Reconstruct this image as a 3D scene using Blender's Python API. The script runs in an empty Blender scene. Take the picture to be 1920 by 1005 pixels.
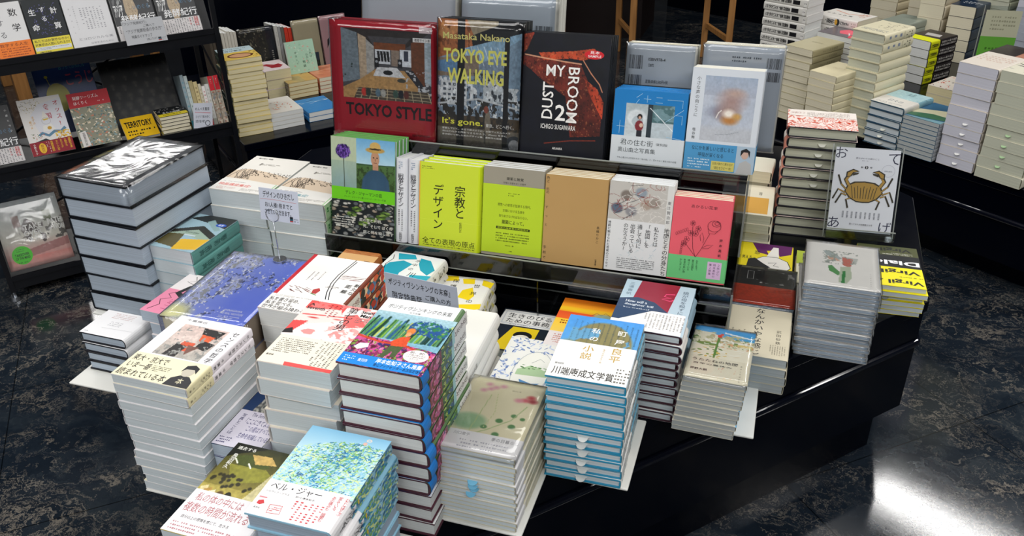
import bpy, math, random
import numpy as np
from mathutils import Matrix, Vector

R = math.radians
SC = bpy.context.scene
COL = SC.collection

# ------------------------------------------------------------------ camera, light, exposure
HT = 0.46            # top of the centre table
TB = 0.37            # top of the two tables behind
cam_data = bpy.data.cameras.new('camera')
cam_data.sensor_width = 36.0
cam_data.lens = 1605.37 / 1920 * 36.0
cam_data.clip_start = 0.02
cam = bpy.data.objects.new('camera', cam_data)
COL.objects.link(cam)
SC.camera = cam
_p, _r, _h = R(29.554), R(-1.11), R(18.0)
_f = Vector((0, math.cos(_p), -math.sin(_p)))
_x = Vector((1, 0, 0)); _u = _x.cross(_f)
_x, _u = math.cos(_r) * _x + math.sin(_r) * _u, -math.sin(_r) * _x + math.cos(_r) * _u
_m = Matrix((_x, _u, -_f)).transposed().to_4x4()
cam.matrix_world = Matrix.Translation((0, 0, HT + 1.053)) @ Matrix.Rotation(_h, 4, 'Z') @ _m

SC.view_settings.view_transform = 'Standard'
SC.view_settings.look = 'None'
SC.view_settings.gamma = 1.0
SC.view_settings.use_curve_mapping = False
SC.view_settings.exposure = -0.12
SC.cycles.max_bounces = 6
SC.cycles.transparent_max_bounces = 16
SC.cycles.caustics_reflective = False
SC.cycles.caustics_refractive = False

world = bpy.data.worlds.new('world'); SC.world = world
world.use_nodes = True
world.node_tree.nodes['Background'].inputs[0].default_value = (0.62, 0.76, 0.95, 1)
world.node_tree.nodes['Background'].inputs[1].default_value = 0.30


def area_light(name, loc, sx, sy, power, rz=0, rx=0, color=(1.0, 0.985, 0.965)):
    d = bpy.data.lights.new(name, 'AREA')
    d.shape = 'RECTANGLE'; d.size = sx; d.size_y = sy; d.energy = power; d.color = color
    o = bpy.data.objects.new(name, d); COL.objects.link(o)
    o.location = loc; o.rotation_euler = (rx, 0, rz)
    return o


# ceiling fluorescent panels of the shop, then three added front fill lamps
area_light('ceiling_or_fill_light', (1.42, 4.72, 2.80), 1.0, 0.2, 30, R(-32))
area_light('ceiling_or_fill_light', (-0.9, 1.1, 2.85), 1.6, 0.6, 25, R(15))
area_light('ceiling_or_fill_light', (0.9, 1.3, 2.85), 1.6, 0.5, 22, R(15))
area_light('ceiling_or_fill_light', (-0.3, 3.2, 2.85), 1.6, 0.5, 24, R(15))
area_light('ceiling_or_fill_light', (-3.0, 2.4, 2.85), 1.5, 0.5, 36, R(40))
area_light('ceiling_or_fill_light', (-5.3, 5.6, 2.85), 1.6, 0.7, 55, R(40))
area_light('ceiling_or_fill_light', (2.4, 2.6, 2.85), 1.5, 0.6, 46, R(-30))
area_light('ceiling_or_fill_light', (-2.3, -0.9, 2.85), 1.6, 0.9, 55, R(15))  # added fill lamp, camera side, brightens the upright covers
area_light('ceiling_or_fill_light', (1.3, -1.0, 2.85), 1.6, 0.9, 58, R(15))  # added fill lamp on the right of the camera side
area_light('ceiling_or_fill_light', (-0.5, -2.4, 2.85), 1.6, 0.9, 52, R(15))  # added fill lamp behind the camera for front faces


# ------------------------------------------------------------------ colours and materials
def lin(c):
    c = c / 255.0
    return c / 12.92 if c <= 0.04045 else ((c + 0.055) / 1.055) ** 2.4


_HX = {}
def hx(s):
    if isinstance(s, tuple): return s
    v = _HX.get(s)
    if v is None:
        v = tuple(lin(int(s[i:i + 2], 16)) for i in (0, 2, 4)); _HX[s] = v
    return v


def new_mat(name):
    m = bpy.data.materials.new(name); m.use_nodes = True
    nt = m.node_tree
    return m, nt, nt.nodes['Principled BSDF']


def plain(name, col, rough=0.5, metal=0.0, spec=0.5, bump=0.0, bscale=300, coat=0.0):
    m, nt, b = new_mat(name)
    b.inputs['Base Color'].default_value = (*hx(col), 1)
    b.inputs['Roughness'].default_value = rough
    b.inputs['Metallic'].default_value = metal
    b.inputs['Specular IOR Level'].default_value = spec
    b.inputs['Coat Weight'].default_value = coat
    b.inputs['Coat Roughness'].default_value = 0.12
    n = nt.nodes.new('ShaderNodeTexNoise'); n.inputs['Scale'].default_value = bscale if bump else 25
    tc = nt.nodes.new('ShaderNodeTexCoord'); nt.links.new(tc.outputs['Object'], n.inputs['Vector'])
    if bump:
        bp = nt.nodes.new('ShaderNodeBump'); bp.inputs['Strength'].default_value = bump
        bp.inputs['Distance'].default_value = 0.002
        nt.links.new(n.outputs['Fac'], bp.inputs['Height']); nt.links.new(bp.outputs['Normal'], b.inputs['Normal'])
    else:
        mr = nt.nodes.new('ShaderNodeMapRange'); mr.inputs['To Min'].default_value = rough * 0.85
        mr.inputs['To Max'].default_value = min(1, rough * 1.15)
        nt.links.new(n.outputs['Fac'], mr.inputs['Value']); nt.links.new(mr.outputs['Result'], b.inputs['Roughness'])
    return m


def printed(name, rough, coat):
    m, nt, b = new_mat(name)
    a = nt.nodes.new('ShaderNodeAttribute'); a.attribute_name = 'Col'
    nt.links.new(a.outputs['Color'], b.inputs['Base Color'])
    b.inputs['Roughness'].default_value = rough
    b.inputs['Coat Weight'].default_value = coat
    b.inputs['Coat Roughness'].default_value = 0.25
    b.inputs['Specular IOR Level'].default_value = 0.35
    n = nt.nodes.new('ShaderNodeTexNoise'); n.inputs['Scale'].default_value = 18
    tc = nt.nodes.new('ShaderNodeTexCoord'); nt.links.new(tc.outputs['Object'], n.inputs['Vector'])
    bp = nt.nodes.new('ShaderNodeBump'); bp.inputs['Strength'].default_value = 0.12
    bp.inputs['Distance'].default_value = 0.01
    nt.links.new(n.outputs['Fac'], bp.inputs['Height']); nt.links.new(bp.outputs['Normal'], b.inputs['Normal'])
    return m


M_PRINT = printed('printed_paper', 0.5, 0.0)
M_GLOSS = printed('laminated_print', 0.38, 0.25)


def pages(name, col, dark=0.80, freq=900):
    m, nt, b = new_mat(name)
    tc = nt.nodes.new('ShaderNodeTexCoord'); mp = nt.nodes.new('ShaderNodeMapping')
    mp.inputs['Scale'].default_value = (2, 2, freq)
    n = nt.nodes.new('ShaderNodeTexNoise'); n.inputs['Scale'].default_value = 1.0; n.inputs['Detail'].default_value = 3
    nt.links.new(tc.outputs['Object'], mp.inputs['Vector']); nt.links.new(mp.outputs['Vector'], n.inputs['Vector'])
    cr = nt.nodes.new('ShaderNodeValToRGB')
    c = hx(col)
    cr.color_ramp.elements[0].position = 0.34; cr.color_ramp.elements[0].color = (*[v * dark for v in c], 1)
    cr.color_ramp.elements[1].position = 0.56; cr.color_ramp.elements[1].color = (*c, 1)
    nt.links.new(n.outputs['Fac'], cr.inputs['Fac']); nt.links.new(cr.outputs['Color'], b.inputs['Base Color'])
    b.inputs['Roughness'].default_value = 0.85
    b.inputs['Specular IOR Level'].default_value = 0.1
    return m


PG = {k: pages('page_edges_' + k, c, d) for k, c, d in (
    ('white', 'dfe1df', .88), ('blue', 'b9c6d4', .80), ('cool', 'cfd8dc', .86), ('grey', 'b4b9b8', .86),
    ('cream', 'e4dcc2', .86), ('yellow', 'e8dcb2', .84), ('lilac', 'd3d3de', .88), ('sage', 'c9cbb8', .84), ('slate', 'a4b4c4', .74))}  # blue, cool and slate carry bluish shading tint besides paper differences

M_BLACK = plain('black_lacquer', '02040d', 0.2, spec=0.3)
M_GLOSSB = plain('polished_black_edge', '0a0d18', 0.10, spec=1.0)
M_BLACKM = plain('black_powder_coated_metal', '06080f', 0.42)
M_DARKW = plain('dark_brown_panel', '1c0f0e', 0.5)
M_WOOD = None
M_STEEL = plain('steel_wire', 'b8bcc2', 0.25, metal=1.0)
M_WHITEB = plain('white_board', 'dcdcd6', 0.5)
M_CARD = plain('paper_card', 'c9ced8', 0.7)
M_CARDW = plain('white_paper_card', 'd8dbe0', 0.7)


def wood():
    m, nt, b = new_mat('light_oak')
    tc = nt.nodes.new('ShaderNodeTexCoord'); mp = nt.nodes.new('ShaderNodeMapping')
    mp.inputs['Scale'].default_value = (40, 40, 3)
    n = nt.nodes.new('ShaderNodeTexNoise'); n.inputs['Scale'].default_value = 1.5; n.inputs['Detail'].default_value = 4
    cr = nt.nodes.new('ShaderNodeValToRGB')
    cr.color_ramp.elements[0].color = (*hx('7d5228'), 1); cr.color_ramp.elements[1].color = (*hx('c08a4e'), 1)
    nt.links.new(tc.outputs['Object'], mp.inputs['Vector']); nt.links.new(mp.outputs['Vector'], n.inputs['Vector'])
    nt.links.new(n.outputs['Fac'], cr.inputs['Fac']); nt.links.new(cr.outputs['Color'], b.inputs['Base Color'])
    b.inputs['Roughness'].default_value = 0.5
    return m


M_WOOD = wood()


def marble():
    m, nt, b = new_mat('dark_veined_marble')
    N = nt.nodes.new; L = nt.links.new
    tc = N('ShaderNodeTexCoord')
    w = N('ShaderNodeTexNoise'); w.inputs['Scale'].default_value = 5; w.inputs['Detail'].default_value = 9; w.inputs['Roughness'].default_value = .65
    L(tc.outputs['Object'], w.inputs['Vector'])
    mx = N('ShaderNodeMixRGB'); mx.inputs['Fac'].default_value = 0.30
    L(tc.outputs['Object'], mx.inputs['Color1']); L(w.outputs['Color'], mx.inputs['Color2'])
    mp = N('ShaderNodeMapping'); mp.inputs['Rotation'].default_value = (0, 0, R(-28)); mp.inputs['Scale'].default_value = (1.0, 2.3, 1)
    L(mx.outputs['Color'], mp.inputs['Vector'])
    def ridge(sc, dist, width, det=7):
        q = N('ShaderNodeTexNoise'); q.inputs['Scale'].default_value = sc; q.inputs['Detail'].default_value = det
        q.inputs['Distortion'].default_value = dist; q.inputs['Roughness'].default_value = .58
        L(mp.outputs['Vector'], q.inputs['Vector'])
        s1 = N('ShaderNodeMath'); s1.operation = 'SUBTRACT'; s1.inputs[1].default_value = .5; L(q.outputs['Fac'], s1.inputs[0])
        s2 = N('ShaderNodeMath'); s2.operation = 'ABSOLUTE'; L(s1.outputs[0], s2.inputs[0])
        s3 = N('ShaderNodeMapRange'); s3.inputs['From Max'].default_value = width; s3.inputs['To Min'].default_value = 1; s3.inputs['To Max'].default_value = 0
        L(s2.outputs[0], s3.inputs['Value']); return s3.outputs['Result']
    v_a = ridge(2.4, 1.6, .011, 3); v_b = ridge(6.0, 2.0, .016, 3)
    n2 = N('ShaderNodeTexNoise'); n2.inputs['Scale'].default_value = 4.5; n2.inputs['Detail'].default_value = 10; n2.inputs['Roughness'].default_value = .72; n2.inputs['Distortion'].default_value = .6
    L(mp.outputs['Vector'], n2.inputs['Vector'])
    base = N('ShaderNodeValToRGB')
    e = base.color_ramp.elements
    e[0].position = .30; e[0].color = (*hx('0d131b'), 1); e[1].position = .86; e[1].color = (*hx('5f5c58'), 1)
    k = e.new(.50); k.color = (*hx('1a222b'), 1); k = e.new(.64); k.color = (*hx('2b3238'), 1)
    L(n2.outputs['Fac'], base.inputs['Fac'])
    msk = N('ShaderNodeTexNoise'); msk.inputs['Scale'].default_value = 4.0; msk.inputs['Detail'].default_value = 4
    L(tc.outputs['Object'], msk.inputs['Vector'])
    rm = N('ShaderNodeValToRGB'); rm.color_ramp.elements[0].position = .36; rm.color_ramp.elements[1].position = .58
    L(msk.outputs['Fac'], rm.inputs['Fac'])
    ad = N('ShaderNodeMath'); ad.operation = 'MAXIMUM'; L(v_a, ad.inputs[0]); L(v_b, ad.inputs[1])
    mu = N('ShaderNodeMath'); mu.operation = 'MULTIPLY'; L(ad.outputs[0], mu.inputs[0]); L(rm.outputs['Color'], mu.inputs[1])
    m2 = N('ShaderNodeMath'); m2.operation = 'MULTIPLY'; m2.inputs[1].default_value = 0.42; L(mu.outputs[0], m2.inputs[0])
    fin = N('ShaderNodeMixRGB'); L(m2.outputs[0], fin.inputs['Fac']); L(base.outputs['Color'], fin.inputs['Color1'])
    fin.inputs['Color2'].default_value = (*hx('b0a595'), 1)
    # joints between 60 cm slabs
    br = N('ShaderNodeTexBrick'); br.offset = 0; br.inputs['Scale'].default_value = 1.0
    br.inputs['Mortar Size'].default_value = 0.0016; br.inputs['Brick Width'].default_value = .6; br.inputs['Row Height'].default_value = .6
    br.inputs['Color1'].default_value = br.inputs['Color2'].default_value = (1, 1, 1, 1); br.inputs['Mortar'].default_value = (.25, .25, .25, 1)
    mb = N('ShaderNodeMapping'); mb.inputs['Rotation'].default_value = (0, 0, R(50)); L(tc.outputs['Object'], mb.inputs['Vector']); L(mb.outputs['Vector'], br.inputs['Vector'])
    mm = N('ShaderNodeMixRGB'); mm.blend_type = 'MULTIPLY'; mm.inputs['Fac'].default_value = 1
    L(fin.outputs['Color'], mm.inputs['Color1']); L(br.outputs['Color'], mm.inputs['Color2'])
    L(mm.outputs['Color'], b.inputs['Base Color'])
    b.inputs['Roughness'].default_value = 0.17
    rr = N('ShaderNodeMapRange'); rr.inputs['To Min'].default_value = .04; rr.inputs['To Max'].default_value = .13
    L(n2.outputs['Fac'], rr.inputs['Value']); L(rr.outputs['Result'], b.inputs['Roughness'])
    bp = N('ShaderNodeBump'); bp.inputs['Strength'].default_value = .035; bp.inputs['Distance'].default_value = .004
    L(n2.outputs['Fac'], bp.inputs['Height']); L(bp.outputs['Normal'], b.inputs['Normal'])
    return m


def film(name, tint, gloss=0.12, rough=0.08, bump=0.0, bscale=14):
    """thin clear sheet: see-through with a weak mirror"""
    m = bpy.data.materials.new(name); m.use_nodes = True
    nt = m.node_tree; nt.nodes.clear(); N = nt.nodes.new; L = nt.links.new
    out = N('ShaderNodeOutputMaterial'); mix = N('ShaderNodeMixShader'); tr = N('ShaderNodeBsdfTransparent'); gl = N('ShaderNodeBsdfGlossy')
    tr.inputs['Color'].default_value = (*tint, 1); gl.inputs['Roughness'].default_value = rough
    lw = N('ShaderNodeFresnel'); lw.inputs['IOR'].default_value = 1.45
    ad = N('ShaderNodeMath'); ad.operation = 'MULTIPLY_ADD'; ad.inputs[1].default_value = 0.8; ad.inputs[2].default_value = gloss * .12
    L(lw.outputs[0], ad.inputs[0]); L(ad.outputs[0], mix.inputs[0]); L(tr.outputs[0], mix.inputs[1]); L(gl.outputs[0], mix.inputs[2])
    if bump:
        tc = N('ShaderNodeTexCoord'); n = N('ShaderNodeTexNoise'); n.inputs['Scale'].default_value = bscale; n.inputs['Detail'].default_value = 2
        n.inputs['Distortion'].default_value = 1.5
        bp = N('ShaderNodeBump'); bp.inputs['Strength'].default_value = bump; bp.inputs['Distance'].default_value = .004
        L(tc.outputs['Object'], n.inputs['Vector']); L(n.outputs['Fac'], bp.inputs['Height'])
        L(bp.outputs['Normal'], gl.inputs['Normal']); L(bp.outputs['Normal'], lw.inputs['Normal'])
    L(mix.outputs[0], out.inputs[0])
    return m


M_WRAP = film('clear_plastic_wrap', (.985, .988, .992), .2, .1, .42, 10)
M_SMOKE = film('smoked_acrylic', (.46, .48, .52), .25, .05)
M_ACRYL = film('clear_acrylic', (.86, .89, .90), .2, .05)
M_EDGE = plain('polished_acrylic_edge', '8b908c', .25, spec=.8)
M_VINYL = film('translucent_vinyl', (.80, .83, .86), .3, .2, .3)


# ------------------------------------------------------------------ mesh helpers
class MB:
    """collects shapes for ONE mesh"""
    def __init__(s): s.v = []; s.f = []; s.c = []; s.m = []; s.n = 0; s.sm = []

    def add(s, vs, fs, col=(.5, .5, .5), mi=0, smooth=False):
        k = s.n
        vs = np.asarray(vs, float).reshape(-1, 3)
        s.v.append(vs); s.n += len(vs)
        c = np.asarray(col, float)
        if c.ndim == 1: c = np.tile(c, (len(vs), 1))
        s.c.append(c)
        s.f += [tuple(i + k for i in f) for f in fs]
        s.m += [mi] * len(fs); s.sm += [smooth] * len(fs)

    def box(s, x0, y0, z0, x1, y1, z1, col=(.5, .5, .5), mi=0):
        s.add([(x0, y0, z0), (x1, y0, z0), (x1, y1, z0), (x0, y1, z0), (x0, y0, z1), (x1, y0, z1), (x1, y1, z1), (x0, y1, z1)],
              [(0, 3, 2, 1), (4, 5, 6, 7), (0, 1, 5, 4), (1, 2, 6, 5), (2, 3, 7, 6), (3, 0, 4, 7)], col, mi)

    def bar(s, a, b, w, h=None, col=(.5, .5, .5), mi=0, up=(0, 0, 1)):
        a = Vector(a); b = Vector(b); h = h or w
        d = (b - a).normalized(); u = Vector(up)
        if abs(d.dot(u)) > .95: u = Vector((1, 0, 0))
        x = d.cross(u).normalized() * w / 2; y = x.cross(d).normalized() * h / 2
        vs = [a - x - y, a + x - y, a + x + y, a - x + y, b - x - y, b + x - y, b + x + y, b - x + y]
        s.add([tuple(q) for q in vs], [(0, 3, 2, 1), (4, 5, 6, 7), (0, 1, 5, 4), (1, 2, 6, 5), (2, 3, 7, 6), (3, 0, 4, 7)], col, mi)

    def tube(s, pts, r, n=8, col=(.5, .5, .5), mi=0, closed=False):
        P = [Vector(p) for p in pts]; k = len(P); vs = []; fs = []
        for i, p in enumerate(P):
            d = (P[(i + 1) % k] - P[i - 1]) if closed else (P[min(i + 1, k - 1)] - P[max(i - 1, 0)])
            d.normalize(); u = Vector((0, 0, 1)) if abs(d.z) < .9 else Vector((1, 0, 0))
            x = d.cross(u).normalized(); y = d.cross(x)
            for j in range(n):
                a = 2 * math.pi * j / n
                vs.append(tuple(p + (x * math.cos(a) + y * math.sin(a)) * r))
        for i in range(k if closed else k - 1):
            for j in range(n):
                a, b = i * n + j, i * n + (j + 1) % n; c, d = ((i + 1) % k) * n + (j + 1) % n, ((i + 1) % k) * n + j
                fs.append((a, b, c, d))
        if not closed: fs += [tuple(range(n))[::-1], tuple((k - 1) * n + j for j in range(n))]
        s.add(vs, fs, col, mi, True)

    def cyl(s, c, r, h, n=24, col=(.5, .5, .5), mi=0, r2=None):
        r2 = r if r2 is None else r2; x, y, z = c
        vs = [(x + r * math.cos(2 * math.pi * i / n), y + r * math.sin(2 * math.pi * i / n), z) for i in range(n)]
        vs += [(x + r2 * math.cos(2 * math.pi * i / n), y + r2 * math.sin(2 * math.pi * i / n), z + h) for i in range(n)]
        s.add(vs, [(i, (i + 1) % n, n + (i + 1) % n, n + i) for i in range(n)] + [tuple(range(n))[::-1], tuple(range(n, 2 * n))], col, mi)

    def prism(s, poly, z0, z1, col=(.5, .5, .5), mi=0):
        n = len(poly)
        s.add([(x, y, z0) for x, y in poly] + [(x, y, z1) for x, y in poly],
              [(i, (i + 1) % n, n + (i + 1) % n, n + i) for i in range(n)] + [tuple(range(n))[::-1], tuple(range(n, 2 * n))], col, mi)

    def mesh(s, name, mats):
        me = bpy.data.meshes.new(name)
        V = np.concatenate(s.v) if s.v else np.zeros((0, 3))
        me.from_pydata(V.tolist(), [], s.f)
        for m in mats: me.materials.append(m)
        me.polygons.foreach_set('material_index', s.m)
        me.polygons.foreach_set('use_smooth', s.sm)
        ca = me.color_attributes.new('Col', 'FLOAT_COLOR', 'POINT')
        C = np.concatenate(s.c); C = np.hstack([C, np.ones((len(C), 1))]).astype(np.float32)
        ca.data.foreach_set('color', C.ravel())
        me.update()
        return me


def link(name, me, parent=None, loc=None, rot=None, mw=None):
    o = bpy.data.objects.new(name, me); COL.objects.link(o)
    if parent is not None: o.parent = parent
    if loc is not None: o.location = loc
    if rot is not None: o.rotation_euler = rot
    return o


def tag(o, label=None, cat=None, group=None, kind=None):
    if label: o['label'] = label
    if cat: o['category'] = cat
    if group: o['group'] = group
    if kind: o['kind'] = kind
    return o


def bevel(o, w=.002, seg=2):
    m = o.modifiers.new('bevel', 'BEVEL'); m.width = w; m.segments = seg; m.limit_method = 'ANGLE'
    return o


# ------------------------------------------------------------------ lettering
_TC = {}
def glyphs(s, bold=0.0):
    bold = min(bold, .008 if any(ord(ch) > 0x2fff for ch in s) else .028)   # dense characters clog when thickened
    key = (s, bold)
    if key in _TC: return _TC[key]
    cu = bpy.data.curves.new('lettering', 'FONT'); cu.body = s; cu.resolution_u = 2; cu.offset = bold; cu.fill_mode = 'FRONT'
    ob = bpy.data.objects.new('lettering', cu)
    COL.objects.link(ob)
    dg = bpy.context.evaluated_depsgraph_get()
    me = bpy.data.meshes.new_from_object(ob.evaluated_get(dg))
    V = np.array([v.co[:2] for v in me.vertices]) if len(me.vertices) else np.zeros((0, 2))
    F = [tuple(p.vertices) for p in me.polygons]
    bpy.data.objects.remove(ob); bpy.data.curves.remove(cu); bpy.data.meshes.remove(me)
    _TC[key] = (V, F)
    return V, F


EPS = 0.00003


class Page:
    """a printable face: origin top-left, U to the right, V down, metres"""
    def __init__(s, mb, O, U, V, mi=0, seed=1):
        s.mb = mb; s.O = np.array(O, float); s.W = float(np.linalg.norm(U)); s.H = float(np.linalg.norm(V))
        s.u = np.array(U, float) / s.W; s.v = np.array(V, float) / s.H
        s.n = -np.cross(s.u, s.v); s.k = 1; s.mi = mi; s.rng = random.Random(seed)

    def put(s, xy, faces, col, flip=False):
        xy = np.asarray(xy, float)
        P = s.O + xy[:, :1] * s.u + xy[:, 1:2] * s.v + s.n * (s.k * EPS + .00006)
        s.mb.add(P, faces, col, s.mi)

    def poly(s, pts, c):
        pts = [(x * s.W, y * s.H) for x, y in pts]
        s.put(pts, [tuple(range(len(pts)))[::-1]], hx(c)); s.k += 1

    def line(s, pts, w, c, closed=False):
        P = np.array([(x * s.W, y * s.H) for x, y in pts]); w = w * s.W / 2
        if closed: P = np.vstack([P, P[:1]])
        d = np.gradient(P, axis=0); d /= (np.linalg.norm(d, axis=1, keepdims=True) + 1e-9)
        nn = np.stack([-d[:, 1], d[:, 0]], 1) * w
        A = np.vstack([P + nn, P - nn]); n = len(P)
        s.put(A, [(i, i + 1, n + i + 1, n + i) for i in range(n - 1)], hx(c)); s.k += 1

    def text(s, st, x0, y0, x1, y1, c, bold=0.0, mirror=False):
        V, F = glyphs(st, bold)
        if not len(V): return
        a, b = V.min(0), V.max(0)
        q = (V - a) / np.maximum(b - a, 1e-6)
        X = x0 + q[:, 0] * (x1 - x0); Y = y1 - q[:, 1] * (y1 - y0)
        s.put(np.stack([X * s.W, Y * s.H], 1), F, hx(c)); s.k += 1

    def vtext(s, st, xc, y0, y1, w, c, bold=0.0):
        n = len(st); ch = (y1 - y0) / n; em = w * s.W
        for i, g in enumerate(st):
            if g in ' 　': continue
            V, F = glyphs(g, bold)
            if not len(V): continue
            q = V.copy()
            if g in 'ー―…': q = np.stack([q[:, 1] + .25, .85 - q[:, 0]], 1)
            if g in '、。': q = q + np.array([.5, .5])
            if ord(g) < 256: q = q + np.array([.2, 0])
            X = xc * s.W + (q[:, 0] - .5) * em; Y = (y0 + ch * (i + .5)) * s.H - (q[:, 1] - .38) * em
            s.put(np.stack([X, Y], 1), F, hx(c))
        s.k += 1

    def ops(s, lst):
        for o in lst:
            k = o[0]; a = o[1:]
            if k == 'r':
                x0, y0, x1, y1, c = a; s.poly([(x0, y0), (x1, y0), (x1, y1), (x0, y1)], c)
            elif k == 'e':
                cx, cy, rx, ry, c = a[:5]; n = 28
                s.poly([(cx + rx * math.cos(2 * math.pi * i / n), cy + ry * math.sin(2 * math.pi * i / n)) for i in range(n)], c)
            elif k == 'p': s.poly(a[0], a[1])
            elif k == 'l': s.line(a[0], a[1], a[2])
            elif k == 't': s.text(*a)
            elif k == 'v': s.vtext(*a)
            elif k == 'c':   # circle outline
                cx, cy, rx, ry, w, c = a; n = 28
                s.line([(cx + rx * math.cos(2 * math.pi * i / n), cy + ry * math.sin(2 * math.pi * i / n)) for i in range(n + 1)], w, c)
            elif k == 'd':   # rows of unreadably small print
                x0, y0, x1, y1, n, c = a[:6]; vert = len(a) > 6 and a[6]
                vs = []; fs = []
                for i in range(n):
                    if vert:
                        xx = x1 - (i + .5) * (x1 - x0) / n; w = .5 * (x1 - x0) / n * s.W; L = (y1 - y0) * s.H
                        t = 0; end = L * (1 if i < n - 1 else s.rng.uniform(.4, 1))
                        while t < end:
                            h = w * s.rng.uniform(.5, .95)
                            if s.rng.random() > .1:
                                X = xx * s.W; Y = y0 * s.H + t; ww = w * s.rng.uniform(.3, .52)
                                vs += [(X - ww, Y), (X + ww, Y), (X + ww, Y + h * .7), (X - ww, Y + h * .7)]; q = len(vs); fs.append((q - 1, q - 2, q - 3, q - 4))
                            t += w * 1.15
                    else:
                        yy = y0 + (i + .5) * (y1 - y0) / n; h = .5 * (y1 - y0) / n * s.H; L = (x1 - x0) * s.W
                        t = 0; end = L * (1 if i < n - 1 else s.rng.uniform(.4, 1))
                        while t < end:
                            w = h * s.rng.uniform(.5, .95)
                            if s.rng.random() > .1:
                                X = x0 * s.W + t; Y = yy * s.H; hh = h * s.rng.uniform(.3, .52)
                                vs += [(X, Y - hh), (X + w, Y - hh), (X + w, Y + hh), (X, Y + hh)]; q = len(vs); fs.append((q - 1, q - 2, q - 3, q - 4))
                            t += h * 1.15
                if vs: s.put(vs, fs, hx(c)); s.k += 1
            elif k == 's':   # brush strokes
                x0, y0, x1, y1, n, ln, wd, ang, jit, cols = a
                for _ in range(n):
                    x = s.rng.uniform(x0, x1); y = s.rng.uniform(y0, y1); t = R(ang + s.rng.uniform(-jit, jit))
                    l_ = ln * s.W * s.rng.uniform(.4, 1); w_ = wd * s.W * s.rng.uniform(.4, 1)
                    dx, dy = math.cos(t) * l_ / 2, math.sin(t) * l_ / 2; px, py = -math.sin(t) * w_ / 2, math.cos(t) * w_ / 2
                    X, Y = x * s.W, y * s.H
                    q = [(X - dx, Y - dy), (X - dx * .3 + px, Y - dy * .3 + py), (X + dx * .5 + px * .7, Y + dy * .5 + py * .7), (X + dx, Y + dy), (X + dx * .3 - px, Y + dy * .3 - py), (X - dx * .5 - px * .7, Y - dy * .5 - py * .7)]
                    q = [(min(max(i, x0 * s.W), x1 * s.W), min(max(j, y0 * s.H), y1 * s.H)) for i, j in q]
                    s.put(q, [tuple(range(6))[::-1]], hx(s.rng.choice(cols)))
                    s.k += .02
                s.k += 1
            elif k == 'a':   # painted field: a fine grid of coloured vertices
                x0, y0, x1, y1, fn, nx, ny = a
                im = np.clip(fn(nx, ny), 0, 1)
                im = np.where(im <= .04045, im / 12.92, ((im + .055) / 1.055) ** 2.4)
                gx, gy = np.meshgrid(np.linspace(x0, x1, nx) * s.W, np.linspace(y0, y1, ny) * s.H)
                idx = np.arange(nx * ny).reshape(ny, nx)
                F = np.stack([idx[:-1, :-1], idx[1:, :-1], idx[1:, 1:], idx[:-1, 1:]], -1).reshape(-1, 4)
                P = s.O + gx.reshape(-1, 1) * s.u + gy.reshape(-1, 1) * s.v + s.n * (s.k * EPS + .00006)
                s.mb.add(P, F.tolist(), im.reshape(-1, 3), s.mi); s.k += 1


# ------------------------------------------------------------------ painted fields (sRGB arrays)
def rgb(h): return np.array([int(h[i:i + 2], 16) for i in (0, 2, 4)]) / 255.0


def noise(nx, ny, sc, seed=0, octv=3, ax=1.0):
    rs = np.random.RandomState(seed); out = np.zeros((ny, nx)); amp = 1.0; tot = 0
    X, Y = np.meshgrid(np.linspace(0, 1, nx), np.linspace(0, 1, ny) * ax)
    for o in range(octv):
        s = sc * 2 ** o; g = rs.rand(int(s * ax) + 3, int(s) + 3)
        fx = X * s; fy = Y * s; ix = fx.astype(int); iy = fy.astype(int); tx = fx - ix; ty = fy - iy
        tx = tx * tx * (3 - 2 * tx); ty = ty * ty * (3 - 2 * ty)
        iy = np.minimum(iy, g.shape[0] - 2); ix = np.minimum(ix, g.shape[1] - 2)
        v = (g[iy, ix] * (1 - tx) + g[iy, ix + 1] * tx) * (1 - ty) + (g[iy + 1, ix] * (1 - tx) + g[iy + 1, ix + 1] * tx) * ty
        out += v * amp; tot += amp; amp *= .55
    return out / tot


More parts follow.
